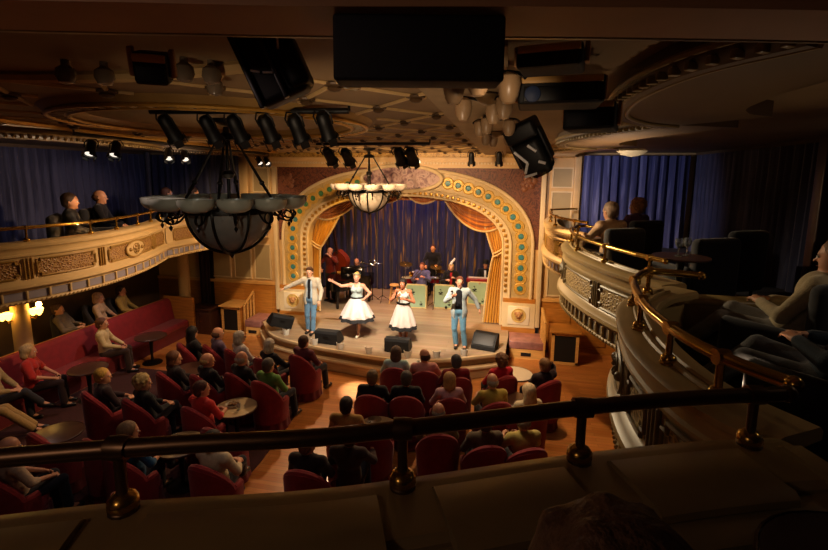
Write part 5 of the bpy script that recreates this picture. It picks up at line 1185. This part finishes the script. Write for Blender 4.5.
performer('manR', J(elR=(.30, .16, 1.20), haR=(.12, .36, 1.36), elL=(-.36, -.12, 1.2), haL=(-.46, -.14, .98), palmR=(-.4, 0, .8), curlR=1.2, anL=(-.16, .02, .09), knL=(-.11, .06, .5), anR=(.06, -.05, .09), head=(.0, .02, 1.63), turn=.12),
  'short', (1.79, -1.68, SZ), PI, 'man in a pale blue jacket, black shirt and jeans singing at the right', '#d4987a', '#5a3020', '#9aa6a8', '#5f8da8', coat=.74, inner=[('#131318', .13, .005)])
def dress(t, waist_z, hem_z, r0, r1, folds, label_part=None, cy=0.):
    def prof(v): return r0+(r1-r0)*(v**.85)
    b = MB(); rings = []; n = 72
    for k in range(13):
        v = k/12; z = waist_z+(hem_z+.10-waist_z)*v; r_ = prof(v*.88); rings.append([(r_*(1+.09*v*math.sin(folds*t_))*math.cos(t_), cy+r_*.92*(1+.09*v*math.sin(folds*t_))*math.sin(t_), z) for t_ in [2*PI*i/n for i in range(n)]])
    b.rings(rings, False); sk = b.build('skirt', M('white_satin', '#cdbfb9', .45, 0, .04, 10), t)
    b = MB(); rings = []
    for k in range(3):
        v = .86+.14*k/2; z = waist_z+(hem_z-waist_z)*v; r_ = prof(v)*1.01; rings.append([(r_*(1+.09*v*math.sin(folds*t_))*math.cos(t_), cy+r_*.92*(1+.09*v*math.sin(folds*t_))*math.sin(t_), z+.006*math.sin(t_*24)) for t_ in [2*PI*i/n for i in range(n)]])
    b.rings(rings, False); b.build('hem_band', M('black_lace', '#141214', .8), sk)
    b = MB(); rings = [[(r_*.98*math.cos(t_), cy+r_*.9*math.sin(t_), z) for t_ in [2*PI*i/n for i in range(n)]] for r_, z in ((r1*.86, hem_z+.02), (r1*.9, hem_z+.14))]; b.rings(rings, False); b.build('petticoat', M('white_net', '#d8ccc4', .8), sk)
    b = MB(); b.tube([((r0+.012)*math.cos(t_), cy+(r0+.012)*.85*math.sin(t_), waist_z+.005) for t_ in [2*PI*i/40 for i in range(40)]], .022, 8, closed=True); b.build('belt', M('black_belt', '#100e10', .4), t)
def woman(key, P, hair, loc, label, skinc, hairc, topc, r1, hem, sc_):
    lib = figure_lib(key, P, hair, .012, True, 0., g=.010, low=1.04, trousers=False); B = lib['B']
    lib = dict(lib); f = shirt_field(B, 0, .010, 1.04); f.cut((0, 0, 1.385), (0, -.0, 1)); 
    f.cap((0, .16, 1.40), (0, .19, 1.24), .06, .012, .01, 's')
    for s_ in (-1, 1): f.cap((s_*.085, .1, 1.36), (s_*.055, -.02, 1.475), .034, .03, .01)
    lib['shirt'] = field_mesh(f, 'halter_top', [cloth(topc)])
    t = person(lib, loc, PI, label, skinc, hairc, topc, shoec='#c9b8a0', top='halter_top'); dress(t, 1.10, hem, .155, r1, 9); t.scale = (sc_,)*3; return t
w1 = woman('womL', J(elR=(.42, .02, 1.38), haR=(.60, .16, 1.52), elL=(-.36, -.02, 1.22), haL=(-.20, .06, 1.06), palmR=(0, 1, .1), curlR=.15, palmL=(.6, -.2, 0), knR=(.10, .10, .52), anR=(.06, -.28, .30), footR=(0, .4, -1), anL=(-.03, .0, .09), knL=(-.07, .02, .5), turn=.15, chest=(0, -.01, 1.31)),
  'updo', (-.81, -1.48, SZ), 'blonde woman in a white black-hemmed dress at the left, one hand stretched out', '#c08a70', '#b8924e', '#98a8a6', .46, .50, .95)
w2 = woman('womR', J(elR=(.32, .08, 1.18), haR=(.12, .26, 1.34), elL=(-.3, .06, 1.16), haL=(-.1, .27, 1.28), palmR=(-.7, 0, .5), curlR=1.1, curlL=1.0, turn=.1, head=(.02, .03, 1.62), anL=(-.08, .04, .09), anR=(.07, -.05, .09)),
  'curly', (.42, -1.62, SZ), 'dark-haired woman in a white black-hemmed dress in the centre, hands at her chest', '#a8694a', '#1e1410', '#b8bab4', .36, .42, .92)
b = MB(); b.tube([(.094*math.cos(t_), .0+.112*math.sin(t_), 1.72+.03*math.sin(t_)) for t_ in [2*PI*i/28 for i in range(28)]], .012, 6, closed=True); b.build('tiara', M('sparkle_band', '#d9d2c0', .25, .6), w1)
for (x, y, z), d, lab in (((1.665, -2.06, 1.90), (-.15, -.0, .98), 'hand microphone held by the man in the pale blue jacket'), ((.30, -1.89, 1.77), (.2, .2, .95), 'hand microphone held by the dark-haired woman')):
    d = np.array(d)/np.linalg.norm(d); p = np.array((x, y, z)); t = thing('microphone', lab, 'microphone', (x, y, z))
    b = MB(); b.cyl(tuple(-d*.09), tuple(d*.06), .012, .017, 10); b.build('handle', m_black, t); b = MB(); b.ball(tuple(d*.085), .026, 10); b.build('grille', m_chrome, t)

# band
STP = J(elR=(.30, .16, 1.22), haR=(.10, .34, 1.10), elL=(-.34, .12, 1.34), haL=(-.14, .22, 1.55), curlR=1., curlL=1.)
performer('bass', STP, 'bald', (-2.72, 1.55, SZ), PI-.3, 'bassist in a dark red shirt standing behind the double bass at the left', '#d49a80', '#5a3a28', '#5e1a16', '#17161a', sleeve=.8, h=.014)
t = thing('double_bass', 'reddish-brown double bass leaning against the bassist at the left of the band', 'double bass', (-2.3, 1.75, SZ+.2)); t.rotation_euler = (.05, -.12, -.2); t.scale = (1.18,)*3
def bass_out(k=1.):
    pts = [(0, 0), (.2, .02), (.30, .12), (.33, .28), (.27, .42), (.20, .52), (.19, .60), (.24, .72), (.25, .84), (.19, .96), (.10, 1.06), (.03, 1.12), (0, 1.12)]
    c = crom(pts, 5); return [(x, z) for x, z in c]+[(-x, z) for x, z in c[::-1]][1:-1]
b = MB(); b.prism([(x, z+.14) for x, z in bass_out()], -.1, .1, 'y'); m_bass = M('bass_varnish', '#7a2c18', .25, 0, .2, 5, stretch=(1, 1, .3)); b.build('body', m_bass, t, ang=.5)
b = MB(); b.prism([(-.03, 1.16), (.03, 1.16), (.02, 1.85), (-.02, 1.85)], -.12, -.05, 'y'); b.build('neck', m_woodd, t)
b = MB(); b.tube(crom([(0, -.08, 1.84), (0, -.1, 1.93), (0, -.05, 1.98), (0, -.0, 1.94), (0, -.03, 1.91)], 5), .025, 8); b.build('scroll', m_bass, t)
b = MB(); b.rbox((0, -.13, .62), (.14, .03, .12), .01); b.build('bridge', m_woodl, t); b = MB(); b.cyl((0, -.02, -.168), (0, -.02, .16), .01); b.build('end_pin', m_chrome, t)
b = MB()
for q in (-.02, -.007, .007, .02): b.cyl((q*1.6, -.145, .25), (q, -.13, 1.83), .003, n=5)
b.build('strings', m_chrome, t); b = MB(); b.prism([(-.05, .22), (.05, .22), (.035, .5), (-.035, .5)], -.14, -.11, 'y'); b.build('tailpiece', m_black, t)
SPL = pose(SEAT, haL=(-.2, .46, .74), haR=(.2, .46, .74), elL=(-.28, .16, .76), elR=(.28, .16, .76))
px_, py_ = -2.05, 2.2
performer('pian', SPL, 'bald', (px_, py_, SZ), PI+.2, 'pianist in a black suit seated at the grand piano', '#c98a68', '#5a3a2a', '#121216', '#121216', h=.014, inner=[('#d8d4cc', .03, .022)])
t = thing('grand_piano', 'black grand piano behind the blonde woman', 'piano', (-1.95, 1.25, SZ)); t.rotation_euler = (0, 0, .15)
pts = [(-.68, .55), (-.68, -.15), (-.6, -.55), (-.35, -.78), (-.05, -.75), (.15, -.45), (.35, -.15), (.62, .05), (.7, .3), (.7, .55)]
b = MB(); b.prism([tuple(q) for q in crom(pts, 4)], .62, .92); b.build('case', M('piano_black', '#08080a', .12), t, ang=.4)
b = MB(); b.prism([(x*.98, y*.98) for x, y in crom(pts, 4)], .925, .945); b.build('lid', MATS['piano_black'], t, ang=.4)
b = MB(); b.rbox((0, .66, .66), (1.3, .2, .06), .01); b.build('key_bed', MATS['piano_black'], t); b = MB(); b.rbox((0, .67, .70), (1.15, .14, .02), .004); b.build('keyboard', M('ivory_keys', '#d8d0c0', .3), t)
b = MB(); b.rbox((0, .30, 1.05), (.7, .03, .22), .01, mat=Matrix.Rotation(-.3, 3, 'X')); b.build('music_desk', MATS['piano_black'], t)
for q in ((-.55, .4), (.55, .4), (-.3, -.5)): b = MB(); b.lathe([(.035, 0), (.05, .05), (.045, .2), (.07, .5), (.075, .62)], 12, (q[0], q[1], 0)); b.build('leg', MATS['piano_black'], t)
t = thing('piano_bench', 'black bench under the pianist', 'bench', (px_, py_, SZ)); b = MB(); b.rbox((0, 0, .42), (.7, .36, .08), .03); b.build('seat', m_black, t)
for q in ((-.3, -.14), (.3, -.14), (-.3, .14), (.3, .14)): b = MB(); b.cyl(q+(0,), q+(.4,), .025, n=8); b.build('leg', m_black, t)
# silver horn on a stand, wooden stool, spare mic stands
t = thing('horn_on_stand', 'bright silver horn on a black stand right of the pianist', 'horn', (-1.42, 1.95, SZ))
b = MB(); b.cyl((0, 0, .0), (0, 0, 1.15), .014); b.cyl((0, 0, 1.15), (-.45, .05, 1.02), .012)
for a in (0, 2.1, 4.2): b.cyl((0, 0, .18), (.25*math.cos(a), .25*math.sin(a), 0), .01)
b.build('stand', m_black, t)
b = MB(); b.tube(crom([(-.28, -.03, 1.24), (-.12, -.05, 1.20), (.06, -.05, 1.22), (.13, -.05, 1.30), (.06, -.05, 1.36), (-.06, -.05, 1.33), (-.04, -.05, 1.24), (.08, -.05, 1.16), (.2, -.05, 1.12)], 6), .018, 8); b.lathe([(.02, 0), (.03, .05), (.06, .1), (.085, .12)], 16, (-.26, -.03, 1.24), (-.9, -.1, .35), caps=False); b.build('horn', m_chrome, t)
t = thing('wooden_stool', 'light wooden stool with rungs standing behind the two women', 'stool', (-.62, 1.75, SZ)); b = MB(); b.lathe([(0, .58), (.15, .58), (.165, .6), (.15, .62), (0, .625)], 24); b.build('seat', m_woodl, t)
for k in range(4):
    a = PI/4+PI/2*k; c, s_ = math.cos(a), math.sin(a); b = MB(); b.cyl((.12*c, .12*s_, .58), (.2*c, .2*s_, 0), .016, n=8); b.build('leg', m_woodl, t)
for z in (.2, .38):
    b = MB(); q = .2-.08*z/.58; b.tube([(q*math.cos(PI/4+PI/2*k), q*math.sin(PI/4+PI/2*k), z) for k in range(4)], .011, 6, closed=True); b.build('rung', m_woodl, t)
def micstand(label, x, y, h, boom=(-.25, -.1, .05)):
    t = thing('microphone_stand', label, 'microphone stand', (x, y, SZ), 0, 'band microphone stands'); b = MB(); b.cyl((0, 0, .15), (0, 0, h), .011)
    for a in (.5, 2.6, 4.7): b.cyl((0, 0, .2), (.26*math.cos(a), .26*math.sin(a), 0.012), .009)
    b.build('stand', m_black, t); e = (boom[0], boom[1], h+boom[2]); b = MB(); b.cyl((0, 0, h), e, .008); b.build('boom_arm', m_chrome, t); b = MB(); b.cyl(e, (e[0]-.1, e[1], e[2]+.02), .016, .022); b.build('microphone', m_black, t)
micstand('thin microphone stand at the left of the wooden stool', -1.05, 1.85, 1.25); micstand('thin microphone stand between the first and second green music stands', .72, 1.5, .95, (.22, .0, .02)); micstand('thin microphone stand right of the wooden stool', -.35, 1.9, 1.1, (.2, 0, .05))
# mint music stands
m_mint = M('mint_green_front', '#a9cdb0', .5, 0, .04, 5); m_crm = M('cream_edge', '#e6dba0', .5)
def stand_front(label, x, y, rz):
    t = thing('music_stand', label, 'music stand', (x, y, SZ), rz, 'green band music stands'); w, h, c = .33, .76, .09
    def ro(w, h0, h1, c): 
        out = []
        for cx, cz, a0 in ((w-c, h1-c, 0), (-w+c, h1-c, PI/2)):
            for k in range(7): a = a0+PI/2*k/6; out.append((cx+c*math.cos(a), cz+c*math.sin(a)))
        return out+[(-w, h0), (w, h0)]
    b = MB(); b.prism(ro(w, .0, h, c), .0, .03, 'y'); b.build('board', m_crm, t, ang=.5)
    b = MB(); b.prism(ro(w-.035, .035, h-.035, c*.8), -.006, .01, 'y'); f_ = b.build('front_panel', m_mint, t, ang=.5)
    m_em = M('emblem_ink', '#1d2a2a', .6)       # small dark note emblems: upper left and lower right
    for ox, oz, s_ in ((-.10, .53, 1.3), (.17, .16, .9)):
        b = MB()
        for dx_, dz_ in ((-.035, -.03), (.03, -.02), (0, -.045)): b.lathe([(0, 0), (.022*s_, 0), (.022*s_, .004), (0, .004)], 10, (ox+dx_*s_, -.006, oz+dz_*s_), (0, -1, 0))
        b.rbox((ox+.002*s_, -.008, oz+.02*s_), (.012*s_, .004, .09*s_), .001); b.rbox((ox-.012*s_, -.008, oz+.055*s_), (.04*s_, .004, .016*s_), .001); b.rbox((ox, -.008, oz-.07*s_), (.10*s_, .004, .012*s_), .001)
        b.build('emblem', m_em, f_)
    for q in (-1, 1): b = MB(); b.bb(q*(w-.02)-.012, q*(w-.02)+.012, .03, .32, .0, .66); b.build('side_board', m_crm, t, smooth=False)
    b = MB(); b.rbox((0, .17, .70), (.58, .3, .02), .006, mat=Matrix.Rotation(-.35, 3, 'X')); b.build('desk', m_crm, t); return t
stand_front('mint green music stand just behind the dark-haired woman', .16, 1.35, .05); stand_front('mint green music stand behind the left shoulder of the man in the pale blue jacket', 1.02, 1.5, .0); stand_front('mint green music stand at the right beside the gold drape', 2.02, 2.15, -.08)
# seated players behind the stands
SP2 = pose(SEAT, haL=(-.12, .34, .92), haR=(.14, .30, .84), elL=(-.27, .12, .78), elR=(.28, .1, .76), curlL=1., curlR=1.)
def stage_chair(x, y, rz, label):
    t = thing('stage_chair', label, 'chair', (x, y, SZ), rz, 'black band chairs'); b = MB(); b.rbox((0, .02, .44), (.42, .42, .05), .02); b.build('seat', m_black, t); b = MB(); b.rbox((0, -.22, .72), (.4, .04, .3), .015); b.build('backrest', m_black, t)
    for q in ((-.18, -.2), (.18, -.2)): b = MB(); b.cyl(q+(0,), (q[0], q[1]-.02, .85), .013, n=8); b.build('leg', m_black, t)
    for q in ((-.18, .2), (.18, .2)): b = MB(); b.cyl(q+(0,), q+(.44,), .013, n=8); b.build('leg', m_black, t)
performer('trb', SP2, 'short', (.22, 2.02, SZ), PI, 'seated player in a purple-blue shirt behind the first green music stand', '#d48f74', '#6a3a24', '#5a5a86', '#15151a', h=.014, sleeve=.9); stage_chair(.22, 2.04, PI, 'black chair of the purple-shirted player')
t = thing('trombone', 'brass trombone held by the purple-shirted player', 'trombone', (.16, 1.68, SZ+1.0)); b = MB(); b.tube(crom([(.1, .2, .12), (.04, 0, .02), (-.08, -.2, -.1), (-.12, -.24, -.12), (-.14, -.2, -.09), (-.04, .02, .04), (.04, .18, .14)], 5), .01, 6); b.build('slide', m_brass, t)
b = MB(); b.lathe([(.012, 0), (.02, .1), (.05, .17), (.09, .2)], 16, (-.1, -.02, .06), (-.4, -.85, -.1), caps=False); b.build('bell', m_brass, t)
wm, _l = performer('sax', SP2, 'bob', (1.16, 2.1, SZ), PI+.1, 'blonde player in a black jacket and red shirt behind the second green music stand', '#e0ac90', '#d8b878', '#131216', '#15151a', female=True, h=.014, inner=[('#a81f26', .04, .022)]); stage_chair(1.16, 2.12, PI, 'black chair of the blonde player')
b = MB(); b.tube(crom([(.02, .02, 1.29), (-.02, .0, 1.36), (-.08, -.02, 1.43), (-.12, -.02, 1.49)], 5), [.05]+[.045]*5+[.04]*5+[.028]*4+[.01], 8); b.build('white_hat_plume', M('white_plume', '#e8e6ea', .8), wm)
pk, _l = performer('keys', SPL, 'short', (2.22, 2.72, SZ), PI, 'player with a black hat and bow tie at the red keyboard, right of the band', '#c98a68', '#1a1412', '#121216', '#15151a', h=.014, inner=[('#d8dce0', .035, .022)]); stage_chair(2.22, 2.74, PI, 'black chair of the player in the black hat')
b = MB(); b.lathe([(.14, 1.25), (.14, 1.262), (.1, 1.265), (.092, 1.36), (.06, 1.375), (0, 1.375)], 24, (0, -.04, 0)); b.build('hat', m_blackm, pk)
t = thing('keyboard', 'red electric keyboard in front of the player with the black hat', 'keyboard', (2.12, 2.32, SZ)); b = MB(); b.rbox((0, 0, .78), (.95, .3, .12), .02); b.build('case', M('red_lacquer', '#8a1a1e', .3), t); b = MB(); b.rbox((0, .05, .845), (.85, .15, .015), .003); b.build('keys', MATS['ivory_keys'], t)
for q in (-.35, .35): b = MB(); b.cyl((q, -.1, 0), (q, .1, .74), .016); b.cyl((q, .1, 0), (q, -.1, .74), .016); b.build('leg', m_black, t)
performer('stnd', J(elL=(-.28, .12, 1.2), elR=(.28, .14, 1.2), haL=(-.2, .38, 1.12), haR=(.2, .38, 1.10)), 'short', (.42, 3.02, SZ), PI, 'man in a black suit standing behind the red drum kit', '#d4905c', '#4a2a1a', '#141316', '#121216', h=.014)
# drum kit
t = thing('drum_kit', 'red drum kit with gold cymbals in front of the standing man', 'drum kit', (.1, 2.55, SZ)); m_drm = M('red_sparkle_shell', '#8a1822', .25, .3, .2, 60); m_head = M('drum_head', '#cfc9bc', .5)
def drum(name, c, r_, h_, ax=(0, 0, 1)):
    b = MB(); b.lathe([(r_, 0), (r_, h_)], 24, c, ax); o = b.build(name, m_drm, t); b = MB(); b.lathe([(0, 0), (r_-.01, 0), (r_-.01, .012), (0, .012)], 24, tuple(np.array(c)+np.array(ax)*h_), ax); b.build('drum_head', m_head, o)
    b = MB()
    for q in (0, h_): b.tube([tuple(np.array(c)+np.array(ax)*q+np.array(v)*(r_+.006)) for v in ([(math.cos(a), 0, math.sin(a)) if abs(ax[1]) > .5 else (math.cos(a), math.sin(a), 0) for a in [2*PI*i/24 for i in range(24)]])], .011, 6, closed=True)
    b.build('hoop', m_chrome, o)
drum('bass_drum', (0, .2, .28), .27, .4, (0, -1, 0)); drum('tom', (-.18, 0, .68), .14, .2); drum('tom', (.17, 0, .68), .15, .2); drum('floor_tom', (-.52, .2, .25), .2, .38); drum('snare_drum', (.42, .22, .52), .17, .14)
for c, r_ in (((-.55, .1, 1.12), .22), ((.5, .0, 1.1), .2), ((.62, .3, .9), .16)):
    b = MB(); b.lathe([(0, .03), (.03, .025), (.05, .008), (r_, -.012), (r_, -.008), (.05, .014), (0, .036)], 26, c, (.1, -.25, 1)); o = b.build('cymbal', m_brass, t); b = MB(); b.cyl((c[0], c[1], 0), c, .011); b.build('cymbal_stand', m_chrome, o)

# wedges and footlights along the apron
def wedge(label, x, y, rz, tip=0.):
    t = thing('monitor_wedge', label, 'speaker', (x, y, SZ), rz, 'stage monitor wedges'); t.rotation_euler = (0, tip, rz); t.location.z += .29*math.sin(tip)
    b = MB(); b.prism([(-.19, .02), (.22, .02), (.2, .1), (-.02, .34), (-.2, .34), (-.22, .28)], -.29, .29, 'x'); b.build('cabinet', m_blackm, t, ang=.4)
    n_ = Vector((0, .24, .22)).normalized(); b = MB(); b.rbox((0, .095, .228), (.5, .28, .012), .005, mat=Matrix.Rotation(-.83, 3, 'X')); b.build('grille', M('dark_grille', '#17181a', .5, .2), t)
    b = MB(); b.rbox((.0, -.215, .2), (.14, .012, .06), .006); b.build('handle', m_black, t)
    for q in (-.22, .22): b = MB(); b.rbox((q, 0, .01), (.05, .34, .02), .004); b.build('foot', m_black, t)
wedge('black monitor wedge tipped at the far left edge of the stage, by the speaker cabinet', -3.02, -1.42, .75, .32); wedge('black monitor wedge in front of the blonde woman', -1.36, -1.98, -.05); wedge('black monitor wedge in front of the dark-haired woman', .42, -2.12, .0); wedge('black monitor wedge at the right end of the stage', 2.42, -1.5, PI-.25)
m_shell = M('white_shell', '#d9d2c2', .5, 0, .03)
for x, y, o_ in ((-2.65, -1.72, 'by the tipped wedge'), (-1.66, -2.2, 'left of the left wedge'), (-.95, -2.33, 'right of the left wedge'), (-.22, -2.42, 'between the two middle wedges'), (.72, -2.47, 'just right of the centre wedge'), (1.36, -2.33, 'left of the feet of the man at the right'), (1.97, -2.08, 'right of the feet of the man at the right')):
    t = thing('footlight', 'small white footlight shell %s' % o_, 'lamp', (x, y, SZ), 0, 'footlight shells'); b = MB(); b.lathe([(.07, 0), (.078, .04), (.088, .1), (.094, .16), (.086, .16), (.076, .09), (.066, .02)], 18, a0=PI, a1=2*PI, caps=False); b.build('shell', m_shell, t)
    b = MB(); b.lathe([(0, 0), (.07, 0), (.07, .025), (0, .025)], 18); b.build('base', m_shell, t); b = MB(); b.ball((0, .0, .06), .03, 8); b.build('bulb', M('frosted_bulb', '#d8d0c0', .3), t)
# ------------------------------------------------------------------ light: stage lanterns, added fill lamps
def L(name, kind, loc, aim, power, col, size=.1, angle=40, blend=.5):
    d = bpy.data.lights.new(name, kind); d.energy = power; d.color = lin(col)
    o = bpy.data.objects.new(name, d); COL.objects.link(o); o.location = loc
    if kind == 'SPOT': d.spot_size = math.radians(angle); d.spot_blend = blend; d.shadow_soft_size = size
    elif kind == 'POINT': d.shadow_soft_size = size
    elif kind == 'AREA': d.size = size
    if aim is not None: o.rotation_mode = 'QUATERNION'; o.rotation_quaternion = (Vector(aim)-Vector(loc)).to_track_quat('-Z', 'Y')
    o.visible_camera = True; return o
W = '#fff1dc'; A = '#ffcf9a'
for x, aim, p in ((-.28, (-2.0, -1.3, 1.1), 950), (-.02, (-.7, -1.2, 1.0), 1000), (.98, (.5, -1.2, 1.0), 1000), (1.22, (1.9, -1.3, 1.1), 900)):
    L('stage_lantern', 'SPOT', (x, -4.22, 4.64), aim, p, W, .05, 40, .8)
L('aisle_lantern', 'SPOT', (-1.2, -.6, 4.85), (-.24, -3.3, 0), 5000, '#fff6ea', .03, 9, .9)
for x in (-.25, 1.2): L('arch_lantern', 'SPOT', (x, -4.2, 4.66), (x*1.5, 0, 2.6), 420, A, .08, 110, .8)
for x, c in ((-2.4, '#ffb84a'), (2.4, '#ffb84a')): L('wing_lantern', 'SPOT', (x*.5, -.9, 4.75), (x*1.05, .4, 1.3), 300, c, .08, 50, .7)
for x in (-2.3, 2.3): L('front_row_fill', 'SPOT', (x, -.55, 4.85), (x*.7, -4.9, .4), 620, A, .1, 75, .9)  # added lamps standing in for stage bounce on the front rows
L('band_lantern', 'SPOT', (-.9, .62, 4.6), (-1.2, 2.0, .6), 300, '#ffc89a', .1, 100, .8); L('band_lantern', 'SPOT', (1.2, .62, 4.6), (1.2, 2.2, .6), 300, '#ffd0a0', .1, 100, .8)
L('backcloth_lantern', 'SPOT', (0, 2.2, 5.4), (0, 3.4, 2.6), 170, '#c8b8ff', .1, 130, .8)
for x, c in ((-2., '#ffb050'), (2., '#ffb050')): L('backcloth_lantern', 'SPOT', (x, 2.3, 5.4), (x*.8, 3.4, 3.2), 220, c, .1, 100, .8)
# washes from the house ceiling
L('left_front_lantern', 'SPOT', (-.42, -4.4, 4.8), (-4.2, -4.9, 3.0), 620, A, .1, 80, .9)
L('left_wall_lantern', 'SPOT', (-2.9, -3.2, 4.85), (-4.9, 0, 1.9), 420, A, .1, 80, .9)
L('right_front_lantern', 'SPOT', (1.0, -4.1, 4.8), (3.9, -6.2, 3.0), 700, '#ffe2b4', .1, 80, .9)
L('right_curtain_lantern', 'SPOT', (3.1, -2.5, 4.85), (5.6, -.2, 3.9), 150, '#e6e0f4', .1, 80, .9)
L('left_curtain_lantern', 'SPOT', (-3.2, -3.5, 4.85), (-7.4, -3., 4.), 60, '#e0d8f4', .1, 100, .9)
L('right_wall_lantern', 'SPOT', (1.7, -3.2, 4.85), (4.4, 0, 1.4), 520, A, .1, 80, .9)
for x, y in ((-7.2, -5.15), (-6.76, -4.6)): L('sconce_bulb', 'POINT', (x, y, 1.85), None, 6, '#ffc060', .05)
for x, y, p in ((-2.5, -5.2, 45), (2.2, -6.0, 40), (-.8, -8.5, 40), (-5.6, -3.2, 60), (-5.6, -6., 35)): L('house_fill', 'SPOT', (x, y, 4.9 if x > -5 else 2.7), (x, y, 0), p, '#f0d4d0', .03, 125, .9)  # invented soft fill that lifts the darkest parts of the audience
L('right_floor_fill', 'SPOT', (3.3, -3.6, 4.9), (4.3, -4.0, 0), 330, A, .03, 60, .9)  # extra spot added to brighten the right-hand floor
for x, y, z, p in ((-.26, -2.2, 4.35, 80), (-.3, -7.5, 4.3, 75), (3.9, -5.6, 3.5, 420), (-4.0, -5.9, 3.5, 160)): L('ceiling_fill', 'SPOT', (x, y, z), (x*.7, y, 6), p, '#ffdcb4', .02, 130 if abs(x) > 3 else (156 if y > -3 else 138), .9)  # added spots, hidden in bowls and behind ledges, brightening the ceiling
for x, p in ((2.05, 110), (1.2, 60)): L('near_ceiling_fill', 'SPOT', (x, -10.98 if x > 2 else -11.3, 3.68), (x-.2, -7.9, 5.2), p, '#ffdcb4', .02, 62, .9)  # unseen spots added on the parapet for the near ceiling
L('tulip_fill', 'SPOT', (2.75, -10.35, 4.9), (2.5, -8.4, 5.1), 5, '#ffdcb4', .02, 70, .9)  # added to light the tulip lamps, black boxes and ceiling beam
L('right_soffit_fill', 'SPOT', (4.2, -9.2, 3.3), (4.2, -9.1, 5), 26, '#ffdcb4', .02, 130, .9)  # added behind the ledge to lighten the right bay soffit
L('chandelier_fill', 'SPOT', (1.3, -11.0, 4.97), (-.3, -7.5, 4.1), 60, '#f4ecd8', .02, 34, .9)  # added spot lighting the large chandelier from the camera side
L('foreground_fill', 'POINT', (1.2, -12.9, 5.0), None, 13, '#f4d0c4', .15)  # fill lamp added behind the camera for the dark foreground
L('right_bay_fill', 'SPOT', (5.9, -9.4, 5.15), (4.6, -8.6, 3.2), 18, '#f4dcc0', .03, 110, .9)  # added out of frame to brighten the right bay and its rail
w = bpy.data.worlds.new('world'); sc.world = w; w.use_nodes = True; w.node_tree.nodes['Background'].inputs[0].default_value = (0.02, .014, .01, 1); w.node_tree.nodes['Background'].inputs[1].default_value = .5
# ------------------------------------------------------------------ camera
def add_camera():
    yaw, pitch, roll = .195, .145, .010
    cy, sy, cp, sp = math.cos(yaw), math.sin(yaw), math.cos(pitch), math.sin(pitch)
    F = Vector((-sy*cp, cy*cp, -sp)); r = Vector((cy, sy, 0)); u = r.cross(F); cr, sr = math.cos(roll), math.sin(roll)
    R = r*cr+u*sr; U = u*cr-r*sr
    cam = bpy.data.cameras.new('camera'); o = bpy.data.objects.new('camera', cam); COL.objects.link(o)
    o.matrix_world = Matrix(((R.x, U.x, -F.x, 2.75), (R.y, U.y, -F.y, -12.15), (R.z, U.z, -F.z, 4.62), (0, 0, 0, 1)))
    cam.sensor_width = 36; cam.sensor_fit = 'HORIZONTAL'; cam.lens = 36*455/828; cam.shift_y = -34/828; cam.clip_start = .05; cam.clip_end = 100
    sc.camera = o
add_camera()
